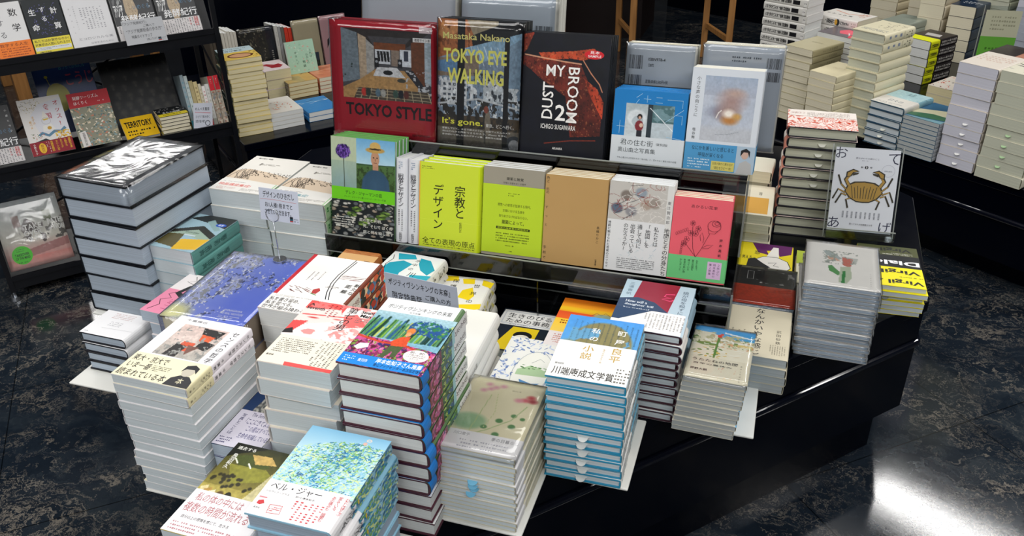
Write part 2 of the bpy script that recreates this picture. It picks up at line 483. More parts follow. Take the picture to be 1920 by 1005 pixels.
class Cv:
    """tiny painter on a coordinate grid (x right, y down, 0..1)"""
    def __init__(s, nx, ny, base):
        s.X, s.Y = np.meshgrid(np.linspace(0, 1, nx), np.linspace(0, 1, ny)); s.nx, s.ny = nx, ny
        s.a = np.ones((ny, nx, 3)) * (rgb(base) if isinstance(base, str) else base)

    def mix(s, m, c):
        c = rgb(c) if isinstance(c, str) else c
        m = np.clip(m, 0, 1)[..., None]; s.a = s.a * (1 - m) + c * m; return s

    def rect(s, x0, y0, x1, y1, c, k=1): return s.mix(((s.X >= x0) & (s.X <= x1) & (s.Y >= y0) & (s.Y <= y1)) * k, c)
    def ell(s, cx, cy, rx, ry, c, soft=.05, k=1):
        d = np.sqrt(((s.X - cx) / rx) ** 2 + ((s.Y - cy) / ry) ** 2); return s.mix((1 - d) / soft * k if soft < .5 else np.clip(1 - d, 0, 1) * k * 1.5, c)

    def poly(s, pts, c, k=1):
        m = np.zeros(s.X.shape, bool); n = len(pts)
        for i in range(n):
            x0, y0 = pts[i]; x1, y1 = pts[(i + 1) % n]
            if y0 == y1: continue
            cr = ((y0 > s.Y) != (y1 > s.Y)) & (s.X < (x1 - x0) * (s.Y - y0) / (y1 - y0) + x0); m ^= cr
        return s.mix(m * k, c)

    def line(s, pts, w, c, k=1):
        for (x0, y0), (x1, y1) in zip(pts, pts[1:]):
            dx, dy = x1 - x0, y1 - y0; t = np.clip(((s.X - x0) * dx + (s.Y - y0) * dy) / (dx * dx + dy * dy + 1e-9), 0, 1)
            d = np.hypot(s.X - x0 - t * dx, s.Y - y0 - t * dy); s.mix((w - d) / (w * .5) * k, c)
        return s

    def grad(s, c0, c1, y0=0, y1=1, ax='y'):
        t = np.clip(((s.Y if ax == 'y' else s.X) - y0) / (y1 - y0), 0, 1)
        inside = ((s.Y if ax == 'y' else s.X) >= y0) & ((s.Y if ax == 'y' else s.X) <= y1)
        c = rgb(c0) * (1 - t[..., None]) + rgb(c1) * t[..., None]; m = inside[..., None]; s.a = s.a * (1 - m) + c * m; return s

    def grain(s, amt, sc=20, seed=1): s.a = s.a * (1 + amt * (noise(s.nx, s.ny, sc, seed, 3)[..., None] - .5)); return s
    def thr(s, sc, seed, lo, c, hi=2, ax=1, k=1, region=None, octv=3):
        n = noise(s.nx, s.ny, sc, seed, octv, ax); m = ((n > lo) & (n < hi)) * k
        if region: m = m * ((s.X >= region[0]) & (s.Y >= region[1]) & (s.X <= region[2]) & (s.Y <= region[3]))
        return s.mix(m, c)


def A_room(nx, ny):
    c = Cv(nx, ny, '4a4b50')
    c.poly([(.0, .0), (1, 0), (.72, .24), (.36, .22)], '2f2b2a').poly([(.3, .1), (.78, .1), (.66, .28), (.38, .26)], '47464a')
    c.poly([(0, 0), (.18, .06), (.2, .72), (0, .78)], '74828c').thr(9, 3, .62, '2b3a36', region=(0, .45, .16, .75))
    c.poly([(.19, .07), (.28, .12), (.28, .66), (.2, .72)], 'b9a58c').poly([(.28, .14), (.37, .24), (.37, .56), (.28, .66)], 'a9a9a6')
    c.rect(.37, .18, .72, .28, '7a4424').rect(.38, .28, .55, .48, 'd7dce2').rect(.56, .28, .65, .5, '8f7f72').rect(.66, .26, .78, .5, 'dfe6ee')
    for i in range(4): c.poly([(.4 + i * .035, .3), (.43 + i * .035, .3), (.44 + i * .035, .44), (.415 + i * .035, .45)], '15161a')
    c.rect(.7, .28, .75, .42, '3a4150').poly([(.78, .16), (.93, .1), (.93, .82), (.78, .55)], '6b3f27').poly([(.93, .1), (1, .12), (1, .75), (.93, .7)], 'a9b9c4')
    c.poly([(.2, .72), (.38, .56), (.78, .56), (1, .9), (1, 1), (0, 1), (0, .85)], 'b8905c').poly([(.4, .53), (.62, .52), (.72, .66), (.35, .66)], 'd8dadd')
    c.ell(.52, .6, .055, .035, '16181c').ell(.67, .7, .05, .03, '40413a').poly([(.7, .55), (.8, .55), (1, .9), (1, 1), (.86, .8)], '2a2d33')
    c.thr(22, 8, .56, 'b9bdc3', region=(.72, .55, 1, .95)).rect(.37, .4, .42, .53, '1b1c20').rect(.63, .4, .68, .52, '1f2228')
    c.ell(.395, .45, .015, .02, 'a3a7ad').ell(.655, .45, .015, .02, 'a3a7ad')
    c.poly([(.18, .84), (.96, .84), (1, 1), (.12, 1)], '4f473c')
    for i in range(9): c.line([(.24 + i * .09, .84), (.2 + i * .1, 1)], .006, 'b7a98b')
    for i in range(4): c.line([(.15, .86 + i * .045), (1, .88 + i * .045)], .006, 'b7a98b')
    for x, k in ((.24, 'c43a30'), (.29, '2f3a33'), (.4, '5c7585'), (.46, 'a8a8a2'), (.6, '3f5a50'), (.66, '20242c'), (.72, '5b2f2a')): c.ell(x, .9, .035, .07, k, .3)
    return c.grain(.35, 40).a


def A_street(nx, ny):
    c = Cv(nx, ny, '8094a8')
    c.poly([(0, 0), (.6, 0), (.5, .18), (0, .3)], 'a9663c').poly([(.05, .02), (.4, .02), (.1, .16), (0, .12)], 'c98b56')
    c.thr(16, 3, .6, '7d4a2c', region=(0, .05, .4, .28)).poly([(.35, 0), (.85, 0), (.45, .14)], '9a8f78')
    c.poly([(.4, .12), (1, -.05), (1, .2), (.45, .3)], '12161c').poly([(.3, .22), (1, .08), (1, .22), (.3, .36)], '8fb4cf')
    for i in range(9): c.line([(.32 + i * .08, .2), (.4 + i * .08, .34)], .006, 'd8e6ef')
    c.poly([(0, .3), (.5, .26), (.5, .42), (0, .44)], '8a7a6a').poly([(0, .32), (.22, .3), (.3, .42), (0, .4)], '5f89b0')
    c.rect(.04, .47, .36, .66, 'd5dade').rect(.56, .44, .95, .62, 'c3ccd2')
    for i in range(5):
        for j in range(4): c.rect(.07 + i * .06, .49 + j * .04, .105 + i * .06, .51 + j * .04, '4a5662')
    c.thr(30, 6, .58, '343c45', region=(.36, .4, 1, .72)).thr(24, 9, .62, 'e2e8ec', region=(0, .42, 1, .75))
    c.rect(0, .74, 1, .85, '4c4030').thr(20, 5, .55, '2c2a26', region=(0, .6, 1, .85)).grad('6f675a', '4f4c46', .84, 1)
    c.line([(0, .66), (.5, .6), (1, .66)], .01, 'c9ced2').ell(.62, .78, .035, .1, '7f7668').ell(.6, .68, .03, .03, '8d4a3a').rect(.58, .86, .6, .95, '3b3a38')
    c.ell(.95, .95, .12, .08, '2a3138').ell(.95, .95, .07, .05, '8b8f92')
    c.rect(.24, .0, .33, 1, '0b0d12').rect(.8, .06, .86, 1, '0b0d12').rect(.72, .0, 1, .08, '0c1016').poly([(.86, .18), (1, .12), (1, .5), (.86, .5)], '7b95ab')
    return c.grain(.4, 50).a


def A_rust(nx, ny):
    c = Cv(nx, ny, '070a14'); n = noise(nx, ny, 14, 4, 4)
    body = [(.0, .19), (.22, .2), (.5, .22), (.68, .24), (.78, .38), (.9, .5), (.95, .62), (.95, .8), (.6, .83), (.55, .6), (.52, .5), (.2, .36), (.1, .3), (0, .26)]
    c.poly(body, '5d2118'); c.poly([(.18, .16), (.6, .13), (.82, .1), (.86, .16), (.7, .2), (.55, .19), (.24, .22)], 'a63f22')
    c.poly([(.62, .45), (.74, .42), (.95, .6), (.95, .8), (.62, .82)], '4a1a14').poly([(.72, .34), (.88, .42), (.96, .52), (.96, .66), (.82, .5)], '98351f')
    c.poly([(0, .02), (.12, .0), (.04, .14), (0, .17)], '7a2c1c')
    m = c.a.max(-1) > .2; sp = noise(nx, ny, 60, 8, 2)
    c.a = c.a * (.65 + .8 * n[..., None]); c.mix((m & (sp > .7)) * .5, '150808'); c.mix((m & (sp < .24)) * .5, 'c07a4c')
    c.line([(.02, .18), (.25, .2), (.5, .22), (.68, .23)], .008, 'd49a78', .7).line([(.7, .2), (.8, .3), (.9, .38), (.94, .44)], .008, 'c98664', .7).line([(.3, .9), (.6, .86), (.9, .84)], .006, '7a2c1c', .8)
    return c.a


def A_umbrella(nx, ny):
    c = Cv(nx, ny, '8fa3ad').grad('a8b4b8', 'c9d2d6', 0, 1); c.rect(.45, 0, .56, 1, '26323a').rect(.56, 0, 1, .55, '6f8f96').thr(6, 3, .55, '4b6c70', region=(.56, 0, 1, .6))
    c.rect(.56, .5, 1, 1, 'b7c3c9').ell(.24, .4, .22, .26, 'd3dade', .2).ell(.26, .5, .12, .16, 'aeb9bf').ell(.3, .36, .055, .08, '1e1a1e').ell(.3, .39, .03, .045, 'c89b86')
    c.ell(.3, .62, .09, .16, '7d2830').rect(.25, .75, .37, 1, '20222a').ell(.34, .6, .04, .06, 'd7b8a4').line([(.5, .1), (1, .7)], .01, 'e6edf0')
    return c.grain(.15).a


def A_voice(nx, ny):
    c = Cv(nx, ny, 'a8b2c2'); n = noise(nx, ny, 5, 2, 4); c.mix(n * .8, 'c9cdd6'); c.grad('9aa9be', 'a8aebc', 0, .3); c.mix((noise(nx, ny, 8, 5) - .3) * .8, 'bcc4d0')
    c.ell(.55, .36, .38, .22, 'a48a86', .9, .8).ell(.6, .25, .28, .1, 'b59c92', .9, .8).ell(.3, .55, .28, .14, '7f8296', .9, .7).ell(.5, .55, .32, .2, '9d7d74', .9, .8)
    c.ell(.55, .66, .22, .1, 'b67d44', .9, 1).ell(.52, .56, .16, .09, 'efe6da', .9, 1).ell(.68, .6, .12, .07, 'c59a5a', .9, 1).line([(.28, .64), (.32, .56), (.37, .52)], .01, 'efeae4')
    m = np.clip((c.Y - .74) * 12, 0, 1); c.mix(m, 'b9bdc4'); c.line([(.3, .9), (.55, .88), (.75, .83)], .005, '8f959e')
    return c.grain(.12, 30).a


def A_flower(nx, ny):
    c = Cv(nx, ny, 'b9c2a8').grad('c3cba5', '7fa0ae', 0, 1); c.mix(noise(nx, ny, 4, 3) * .5, '8fa47e'); c.line([(.5, .4), (.52, 1)], .02, '3f4a3a')
    c.ell(.47, .27, .3, .14, '4a2c78', .15).thr(26, 4, .56, '7a58b0', region=(.17, .13, .77, .41)).thr(26, 7, .6, '24144a', region=(.17, .13, .77, .41))
    m = (((c.X - .47) / .3) ** 2 + ((c.Y - .27) / .14) ** 2) > 1.05; c.mix(m * (c.Y < .45) * (abs(c.X - .51) > .03), c.a * 0 + rgb('b3c0a2')); return c.grain(.05).a


def A_gardener(nx, ny):
    c = Cv(nx, ny, '7fb6d8').grad('6aa6d0', 'b0d2e0', 0, .5); c.grad('4b6b3a', '3e5a2c', .48, 1); c.thr(20, 4, .55, '2f4420', region=(0, .5, 1, 1)); c.line([(0, .5), (1, .47)], .012, '2e4a33')
    c.ell(.5, .85, .36, .3, '2f4d66', .12).rect(.2, .72, .8, 1, '2f4d66').ell(.5, .9, .3, .3, '3a5a74', .9, .5).rect(.43, .46, .57, .58, 'b08468').ell(.49, .36, .115, .16, 'b98c6e', .1)
    c.ell(.49, .2, .27, .06, 'b99550', .2).ell(.49, .13, .15, .09, 'c7a45e', .15).ell(.49, .18, .16, .018, '3a3020').ell(.45, .34, .02, .012, '2b2220').ell(.54, .34, .02, .012, '2b2220').line([(.455, .44), (.53, .44)], .008, '6d3d34')
    c.ell(.495, .385, .015, .03, '96694f'); c.line([(.2, .78), (.16, 1)], .05, '34526b').line([(.8, .78), (.84, 1)], .05, '34526b')
    return c.grain(.06).a


def A_pebbles(nx, ny):
    c = Cv(nx, ny, '1c2226'); rs = np.random.RandomState(4)
    for i in range(110):
        x, y = rs.rand(), rs.rand(); a, b = .03 + .05 * rs.rand(), .03 + .05 * rs.rand()
        k = ['8d8f8c', 'b5b1a6', '5d6468', '9a8d7e', '6f7b80', 'c4c3bc'][rs.randint(6)]; c.ell(x, y, a, b, '14181a', .2); c.ell(x - .004, y - .006, a * .85, b * .82, k, .4)
    for x, y in ((.4, .25), (.32, .4), (.78, .4), (.85, .3), (.62, .5), (.5, .62)):
        for t in range(6):
            a = t * 1.05 + x * 9; c.ell(x + .05 * math.cos(a), y + .045 * math.sin(a), .045, .03, ['4d6b30', '7c9a48', '385322'][t % 3], .3)
    return c.grain(.2, 30).a


def A_heads(nx, ny):
    c = Cv(nx, ny, '0c0e12')
    for j in range(7):
        for i in range(6):
            s = .035 + .012 * j; x = .1 + i * .17 + (j % 2) * .05; y = .08 + j * .13 + (i % 2) * .03
            c.ell(x, y, s * 1.05, s, '16181b', .3).ell(x + .005, y - s * .2, s * .75, s * .6, '34332f', .8, .9).ell(x + .01, y + s * .5, s * .4, s * .5, '33322f', .5)
    return c.grain(.3, 30).a


def A_takeover(nx, ny):
    c = Cv(nx, ny, '8f979a').grad('7f8b90', 'c9c4b6', 0, .6).grad('c9c4b6', 'd98f88', .6, .85).grad('e08078', 'dba39c', .85, 1)
    c.mix(noise(nx, ny, 5, 3) * .4, 'b7b3a8'); c.ell(.42, .3, .14, .12, 'b8681c', .9).ell(.9, .26, .12, .1, '7c8a1c', .9).rect(.24, .22, .35, .4, '33241e').grad('33241e', 'b06038', 0, 0) if 0 else None
    c.rect(.24, .22, .35, .4, '5a3020').rect(.72, .22, .84, .38, '46522c').poly([(.34, .4), (.45, .28), (.56, .36), (.6, .46), (.44, .5), (.36, .5)], '3b2f2c')
    c.thr(14, 6, .56, '4a3d3a', region=(.3, .38, .68, .68)).thr(14, 11, .56, '4d4a44', region=(.7, .35, 1, .66)).poly([(.35, .74), (1, .66), (1, .78), (.35, .85)], 'a5706c')
    return c.grain(.1).a


def A_forest(nx, ny):
    c = Cv(nx, ny, '7fb0c4').grad('a9c9d2', '6c9fb4', 0, .3); rs = np.random.RandomState(2)
    for i in range(70):
        x = rs.rand(); y = .1 + .25 * rs.rand(); k = ['2f6a38', '7fa838', '1d4a30', '4f8a5a', '285a84', 'b8c468', '123a2c'][rs.randint(7)]
        c.line([(x, y), (x - .05 + .03 * rs.rand(), .48)], .012 + .012 * rs.rand(), k)
    for x, y, r in ((.62, .22, .12), (.75, .2, .13), (.87, .25, .12), (.55, .3, .07)): c.mix(((c.X - x) ** 2 / r ** 2 + (c.Y - y) ** 2 / (r * 1.1) ** 2 < 1) * (noise(nx, ny, 30, int(x * 90)) > .45), '1f4f8a').mix(((c.X - x) ** 2 / r ** 2 + (c.Y - y) ** 2 / r ** 2 < .8) * (noise(nx, ny, 30, 5) > .58), '2f7a4a')
    lo = c.Y > .52 + .12 * (c.X - .5) + .03 * noise(nx, ny, 8, 3)
    for k, s, t in (('8a2c58', 1, 0), ('c4508c', 25, .5), ('3a2a68', 27, .6), ('d88ab0', 31, .66), ('5a1830', 36, .62), ('7a9a3a', 40, .72)): c.mix(lo * (noise(nx, ny, 22 + s % 7, s, 3) > t), k)
    c.line([(.0, .5), (.3, .56), (.6, .56), (.95, .68)], .02, 'c8452a')
    c.ell(.56, .3, .06, .07, 'd98040', .3).ell(.555, .36, .035, .04, 'e6a070').poly([(.5, .42), (.6, .4), (.62, .58), (.45, .6), (.42, .52)], 'd8502c').poly([(.44, .6), (.6, .58), (.58, .78), (.52, .78), (.51, .68), (.46, .82), (.4, .8)], '4a5a38')
    return c.grain(.25, 50).a


def A_belljar(nx, ny):
    c = Cv(nx, ny, 'a8d2e6').grad('86c0e2', 'bcdde8', 0, .4); rs = np.random.RandomState(5)
    for i in range(2800):
        x = rs.rand(); y = .14 + .86 * rs.rand(); 
        if y < .14 + .5 * (x - .72) ** 2: continue
        core = math.exp(-((x - .66 + (y - .2) * .35) ** 2) * 7 - (y - .3) ** 2 * 1.5)
        k = (['2f7fb0', '3f9ab8', '2c5f8c', '6fae6c', '9cc860'] if rs.rand() < core * .75 else ['cfe6ea', 'a8d4e4', 'b9dcc0', 'd8e89a', '8cc4dc', 'e2f0ee'])[rs.randint(5)]
        t = math.radians(rs.randint(100, 150) if rs.rand() < .7 else rs.randint(0, 60)); l = .025 + .035 * rs.rand()
        x1, y1 = x + l * math.cos(t), y + l * math.sin(t) * .7
        j0, j1 = sorted((int(x * nx), int(x1 * nx))); i0, i1 = sorted((int(y * ny), int(y1 * ny)))
        i1 = min(ny, i1 + 2); j1 = min(nx, j1 + 2); i0 = max(0, i0 - 1); j0 = max(0, j0 - 1)
        sx = c.X[i0:i1, j0:j1]; sy = c.Y[i0:i1, j0:j1]; dx, dy = x1 - x, y1 - y
        tt = np.clip(((sx - x) * dx + (sy - y) * dy) / (dx * dx + dy * dy), 0, 1); d = np.hypot(sx - x - tt * dx, sy - y - tt * dy)
        m = np.clip((.0075 - d) / .003, 0, 1)[..., None]; c.a[i0:i1, j0:j1] = c.a[i0:i1, j0:j1] * (1 - m) + rgb(k) * m
    c.ell(.76, .07, .035, .025, 'e8d8cc').ell(.735, .13, .028, .03, 'e3b9ae', .2).ell(.76, .07, .02, .015, 'a8cfe4')
    return c.a


def A_blossom(nx, ny):
    c = Cv(nx, ny, '7a8cee').grad('98a8ee', '6c82ec', 0, .8); c.mix(noise(nx, ny, 3, 4) * .8 - .1, 'a4b2f0'); c.mix(np.clip((c.X - .25) * .9, 0, .6), '6078ea')
    n = noise(nx, ny, 7, 12, 4); edge = n + .22 - .55 * c.X - .12 * c.Y
    c.mix(np.clip((edge - .38) * 4, 0, .75), 'c2c8e8'); f = noise(nx, ny, 30, 3, 3)
    c.mix((np.abs(edge - .40) < .03) * (f > .55) * .85, '3c4460'); c.mix((edge > .42) * (f > .66) * .7, '5a5f78'); c.mix((edge > .3) * (noise(nx, ny, 40, 13, 2) > .7) * .9, 'eef0fa')
    c.mix((edge > .46) * (f < .4) * .6, '8c8c78'); c.ell(.06, .92, .3, .14, 'ecebb0', .9, 1.2); return c.a


def A_flowerpetals(nx, ny):
    c = Cv(nx, ny, 'cfc7a4'); c.mix(noise(nx, ny, 5, 3) * .5, 'dcd6b8'); c.ell(.24, .8, .26, .16, '8fae84', .3, .9).ell(.2, .86, .2, .12, '7da378', .6, .7)
    for x, y, r in ((.75, .6, .045), (.87, .63, .04), (.6, .72, .055), (.78, .78, .055), (.45, .86, .05), (.63, .95, .055)): c.ell(x, y, r, r * .8, '4f7d4a', .3, .95)
    c.line([(.86, .4), (.74, .68), (.5, .9), (.2, 1.1)], .008, '8fa86c').line([(.35, .3), (.3, .95)], .007, 'a7b57c').line([(.42, .25), (.5, .6), (.45, .86)], .005, 'b7bd86')
    for (x, y), k in (((.86, .24), 'b9484c'), ((.8, .3), 'c9606a'), ((.9, .3), '9c3038'), ((.72, .32), 'cf8a94')): c.ell(x, y, .085, .055, k, .6, .9)
    for x, y in ((.26, .12), (.36, .16), (.45, .12), (.22, .24), (.3, .2)): c.ell(x, y, .07, .05, 'c78a9a', .9, .7)
    return c.a


def A_classroom(nx, ny):
    c = Cv(nx, ny, '6d6a30').grad('2d3016', '8a8038', 0, .6).grad('a89a48', 'c9b870', .6, 1)
    c.poly([(0, .0), (.45, .0), (.1, .16), (0, .22)], '15180f').poly([(.1, .18), (.4, .1), (.62, .25), (.3, .36)], '46501f').poly([(.3, .12), (.55, .1), (.68, .2), (.42, .24)], 'c9a860').poly([(.12, .3), (.6, .28), (.8, .4), (.3, .55)], '8c8a34')
    c.line([(.14, .22), (.2, .27)], .012, 'f4f6e0').line([(.34, .25), (.4, .3)], .012, 'f4f6e0')
    c.poly([(.78, .08), (1, .04), (1, .6), (.7, 1), (.5, 1)], 'cfc593').poly([(.9, 0), (1, 0), (1, .1), (.82, .1)], '23251a'); rs = np.random.RandomState(3)
    for i in range(26): c.ell(.05 + .55 * rs.rand(), .42 + .2 * rs.rand(), .03, .028, '2d2a14', .4)
    for i in range(9): c.poly([(.02 + .06 * i, .66 + .02 * i), (.1 + .06 * i, .62 + .02 * i), (.13 + .06 * i, .7 + .02 * i), (.05 + .06 * i, .75 + .02 * i)], ['e0d09a', 'b08a40', 'f0e4c0'][i % 3])
    c.ell(.42, .8, .07, .13, '2c2c1a', .2).ell(.3, .72, .06, .07, '54401c', .3).poly([(.35, .82), (.6, .75), (.64, .86), (.42, .95)], '3a3418').ell(.4, .69, .04, .04, '1c1c10'); return c.grain(.3, 30).a


def A_sense(nx, ny):
    c = Cv(nx, ny, 'b9b4ac').grad('d0b8b0', 'a8a49c', 0, 1); c.ell(.3, .4, .3, .3, 'd8c4bc', .9, .8)
    c.poly([(.45, .02), (.95, .05), (.9, .3), (.55, .25)], '1c1a1a').poly([(.55, .22), (.85, .25), (.8, .5), (.6, .42)], 'd05a30').poly([(.68, .4), (.98, .45), (.92, .7), (.66, .62)], '1e1c1c')
    c.poly([(.35, .5), (.62, .52), (.6, .8), (.3, .78)], 'c85030').poly([(.25, .6), (.5, .64), (.48, 1), (.2, .98)], '221f1f').poly([(.5, .6), (.75, .62), (.6, .9)], '6f4a40').thr(12, 3, .66, '8a8a86'); return c.grain(.3, 20).a


def A_faceprint(nx, ny):
    c = Cv(nx, ny, 'f0e4e0'); n = noise(nx, ny, 6, 7, 3); c.rect(0, 0, .55, .3, 'e2504e').mix((n > .56) * (c.Y < .9) * .8, 'eb7d7a')
    c.poly([(0, .22), (.5, .15), (.62, .45), (.3, .6), (0, .7)], 'f3d6d0').ell(.22, .46, .1, .03, 'c23a3a', .5).ell(.55, .42, .08, .025, 'd86060', .5).line([(.05, .4), (.35, .36)], .02, 'd24a4a').line([(.42, .36), (.66, .33)], .02, 'd86060')
    c.poly([(0, .6), (.2, .56), (.1, .9), (0, .95)], 'e24a48').poly([(.6, .3), (.75, .2), (1, .5), (.7, .62)], 'e86b68').mix((noise(nx, ny, 14, 3) > .62) * (c.X > .5) * (c.Y > .5), 'f0a8a4'); return c.a


def A_blackred(nx, ny):
    c = Cv(nx, ny, '141414').grad('1c1c1c', '2a2a28', 0, .5).grad('b03a1e', 'a8351c', .5, 1); c.thr(16, 3, .6, '9a9a96', region=(.35, .08, .8, .42)).thr(26, 8, .62, 'e8e8e4', region=(.4, .1, .78, .42))
    c.ell(.6, .24, .3, .2, '050505', .1, .5).thr(20, 5, .58, '6d6d6a', region=(.86, .1, 1, .4)); return c.grain(.4, 30).a


def A_swirl(nx, ny):
    c = Cv(nx, ny, 'f2e3dc'); n = noise(nx, ny, 5, 6, 3, .5); m = noise(nx, ny, 9, 2, 2, .5)
    v = np.sin((n * 3 + c.X * 1.2 + c.Y * .4) * 22); c.mix((v > .1) * .85, 'dd6a50').mix((v > .7), 'c8452e').mix((np.sin((m * 4 + c.Y) * 20) > .6) * .7, 'f7efe8'); return c.a


def A_bubbles(nx, ny):
    c = Cv(nx, ny, '4a88c4').grad('3d8fd8', '5c9ec4', 0, 1); c.ell(.52, .42, .42, .36, '80794a', .08).thr(7, 4, .62, '5c9ac0', region=(.1, .2, .95, .8)).ell(.12, .6, .22, .2, '87804e', .2, .8).ell(.85, .85, .2, .2, '5f93b0', .3); return c.grain(.1).a


def A_sunset(nx, ny):
    c = Cv(nx, ny, 'f08a20').grad('f27418', 'f7a92c', 0, .25).grad('f8c02c', 'f6b22a', .25, .4).grad('e85a30', 'ee6a2e', .4, .62).grad('f8c83c', 'f3d060', .62, 1); c.mix((c.X > .6) * (c.Y > .28) * .9, 'f3a838').ell(.75, .5, .22, .18, '9fb6a0', .3).mix((c.Y > .28) * (c.Y < .36) * .7, 'f8cc30'); return c.a


def A_waves(nx, ny):
    c = Cv(nx, ny, 'e8e3cc').grad('3a96d8', '55a8d8', 0, .33); c.poly([(0, .18), (.3, .2), (.6, .4), (1, .5), (1, .62), (0, .62)], 'e3dfc4').thr(13, 3, .55, 'b9b98c', region=(0, .18, 1, .6)).thr(18, 6, .62, '6b8a4a', region=(.0, .3, .9, .6)).thr(20, 7, .62, 'd8a878', region=(.3, .35, 1, .65)).ell(.25, .58, .2, .06, '6a8a3a', .3).ell(.85, .5, .2, .05, 'e0c878', .5)
    c.poly([(.5, .13), (.98, .22), (.95, .25), (.5, .17)], 'e8f2f8').poly([(.6, .4), (1, .44), (1, .46), (.6, .43)], 'f6f6f0').line([(.45, .2), (.43, .62)], .015, '5c8a4a').ell(.46, .22, .03, .03, 'd8503c'); c.thr(15, 11, .66, 'f2efe2', region=(.2, .3, 1, .6)); return c.a


def A_stone(nx, ny):
    c = Cv(nx, ny, '8a8a84'); v = np.sin(noise(nx, ny, 4, 3, 4) * 40); c.mix((v > .2) * .7, '3a3f44').mix((v < -.6) * .7, 'c9c8c0'); c.mix((c.X + c.Y * .2 < .3) * 1.0, '1f3a66'); return c.a


def A_gloomy(nx, ny):
    c = Cv(nx, ny, '23262b'); n = noise(nx, ny, 6, 5, 4); c.mix((n - .4) * 2.2, '6d7074'); c.mix((noise(nx, ny, 12, 8, 3) > .62) * .6, '0d0f12'); c.mix(np.clip(.9 - c.X * 1.1 - (1 - c.Y) * .5, 0, 1) * .35, '8c9094'); return c.a


def A_land(nx, ny):
    c = Cv(nx, ny, '9ab8c4'); c.poly([(0, .15), (.3, 0), (1, 0), (1, .3), (.6, .22)], '1f2322').poly([(0, .5), (.5, .3), (1, .5), (1, .62), (.5, .42), (0, .62)], '2f2e28').poly([(0, .6), (.5, .42), (1, .62), (1, .7), (.4, .6), (0, .85)], '9bb0a0')
    c.poly([(.0, .62), (.35, .58), (.5, .95), (0, .9)], '5a5434').poly([(.42, .72), (1, .62), (1, .92), (.5, 1)], 'e0b32a').poly([(.55, .1), (.95, .35), (.85, .4), (.45, .18)], '8aa8a8'); return c.a


def A_greenpaint(nx, ny):
    c = Cv(nx, ny, 'dedcd6'); c.mix(noise(nx, ny, 6, 5) * .3, 'c8c8c4')
    for pts, k in (([(.2, .18), (.3, .16), (.5, .34), (.42, .4), (.25, .28)], '9aa4a2'), ([(.23, .3), (.4, .34), (.48, .42), (.3, .4)], 'c09a86'), ([(.48, .28), (.74, .3), (.7, .46), (.5, .44)], 'b0b4ae'), ([(.5, .3), (.66, .33), (.62, .56), (.5, .5)], 'b46a5c'),
                   ([(.28, .56), (.34, .54), (.47, .7), (.44, .78), (.3, .68)], '4f8a50'), ([(.47, .56), (.62, .52), (.64, .8), (.56, .95), (.44, .94)], 'a8b49c'), ([(.5, .66), (.55, .64), (.53, .95), (.48, .95)], '2f7a3e')): c.poly(pts, k)
    c.thr(24, 4, .62, '8a928a', region=(.2, .16, .74, .5)); return c.a


def A_scribbles(nx, ny):
    c = Cv(nx, ny, 'c3bfb8'); rs = np.random.RandomState(8)
    for x, y, k in ((.3, .35, '7d746c'), (.55, .25, '8f9aa4'), (.65, .55, 'a8988a'), (.4, .75, '8d8d90'), (.15, .7, '5c6a7c'), (.8, .5, '9a9086')): c.ell(x, y, .12, .16, k, .3, .9)
    for i in range(26):
        x, y, r = rs.rand(), rs.rand(), .05 + .1 * rs.rand(); k = ['e8e4de', 'a05a50', '8a4a44', 'd8d4ce'][rs.randint(4)]
        c.line([(x + r * math.cos(t * .7) * (1 + .3 * math.sin(t * 2 + i)), y + r * 1.2 * math.sin(t * .7)) for t in range(9)], .006, k)
    for i in range(8): x, y = rs.rand() * .5, rs.rand(); c.line([(x, y), (x + .2, y + .1 - .3 * rs.rand())], .008, '23262c')
    return c.a


# ------------------------------------------------------------------ books
def outline(W, T, kind, c=0.0):
    """cover profile in (x, z): top edge -> round the spine -> bottom edge"""
    b = min({'hard': .34 * T + .002, 'paper': .16 * T + .0008, 'flat': .0022}[kind], .008)
    ex = 2.0 if kind == 'hard' else 3.2
    if kind == 'flat': b, ex = .0015, 2
    pts = [(0, T - c)]
    n = 9
    for i in range(n):
        a = math.pi / 2 - math.pi * i / (n - 1)
        ca, sa = math.cos(a), math.sin(a)
        x = abs(ca) ** (2 / ex) * (b - c) ; z = math.copysign(abs(sa) ** (2 / ex), sa) * (T / 2 - c)
        pts.append((W - b + x, T / 2 + z))
    pts.append((0, c))
    return pts, b


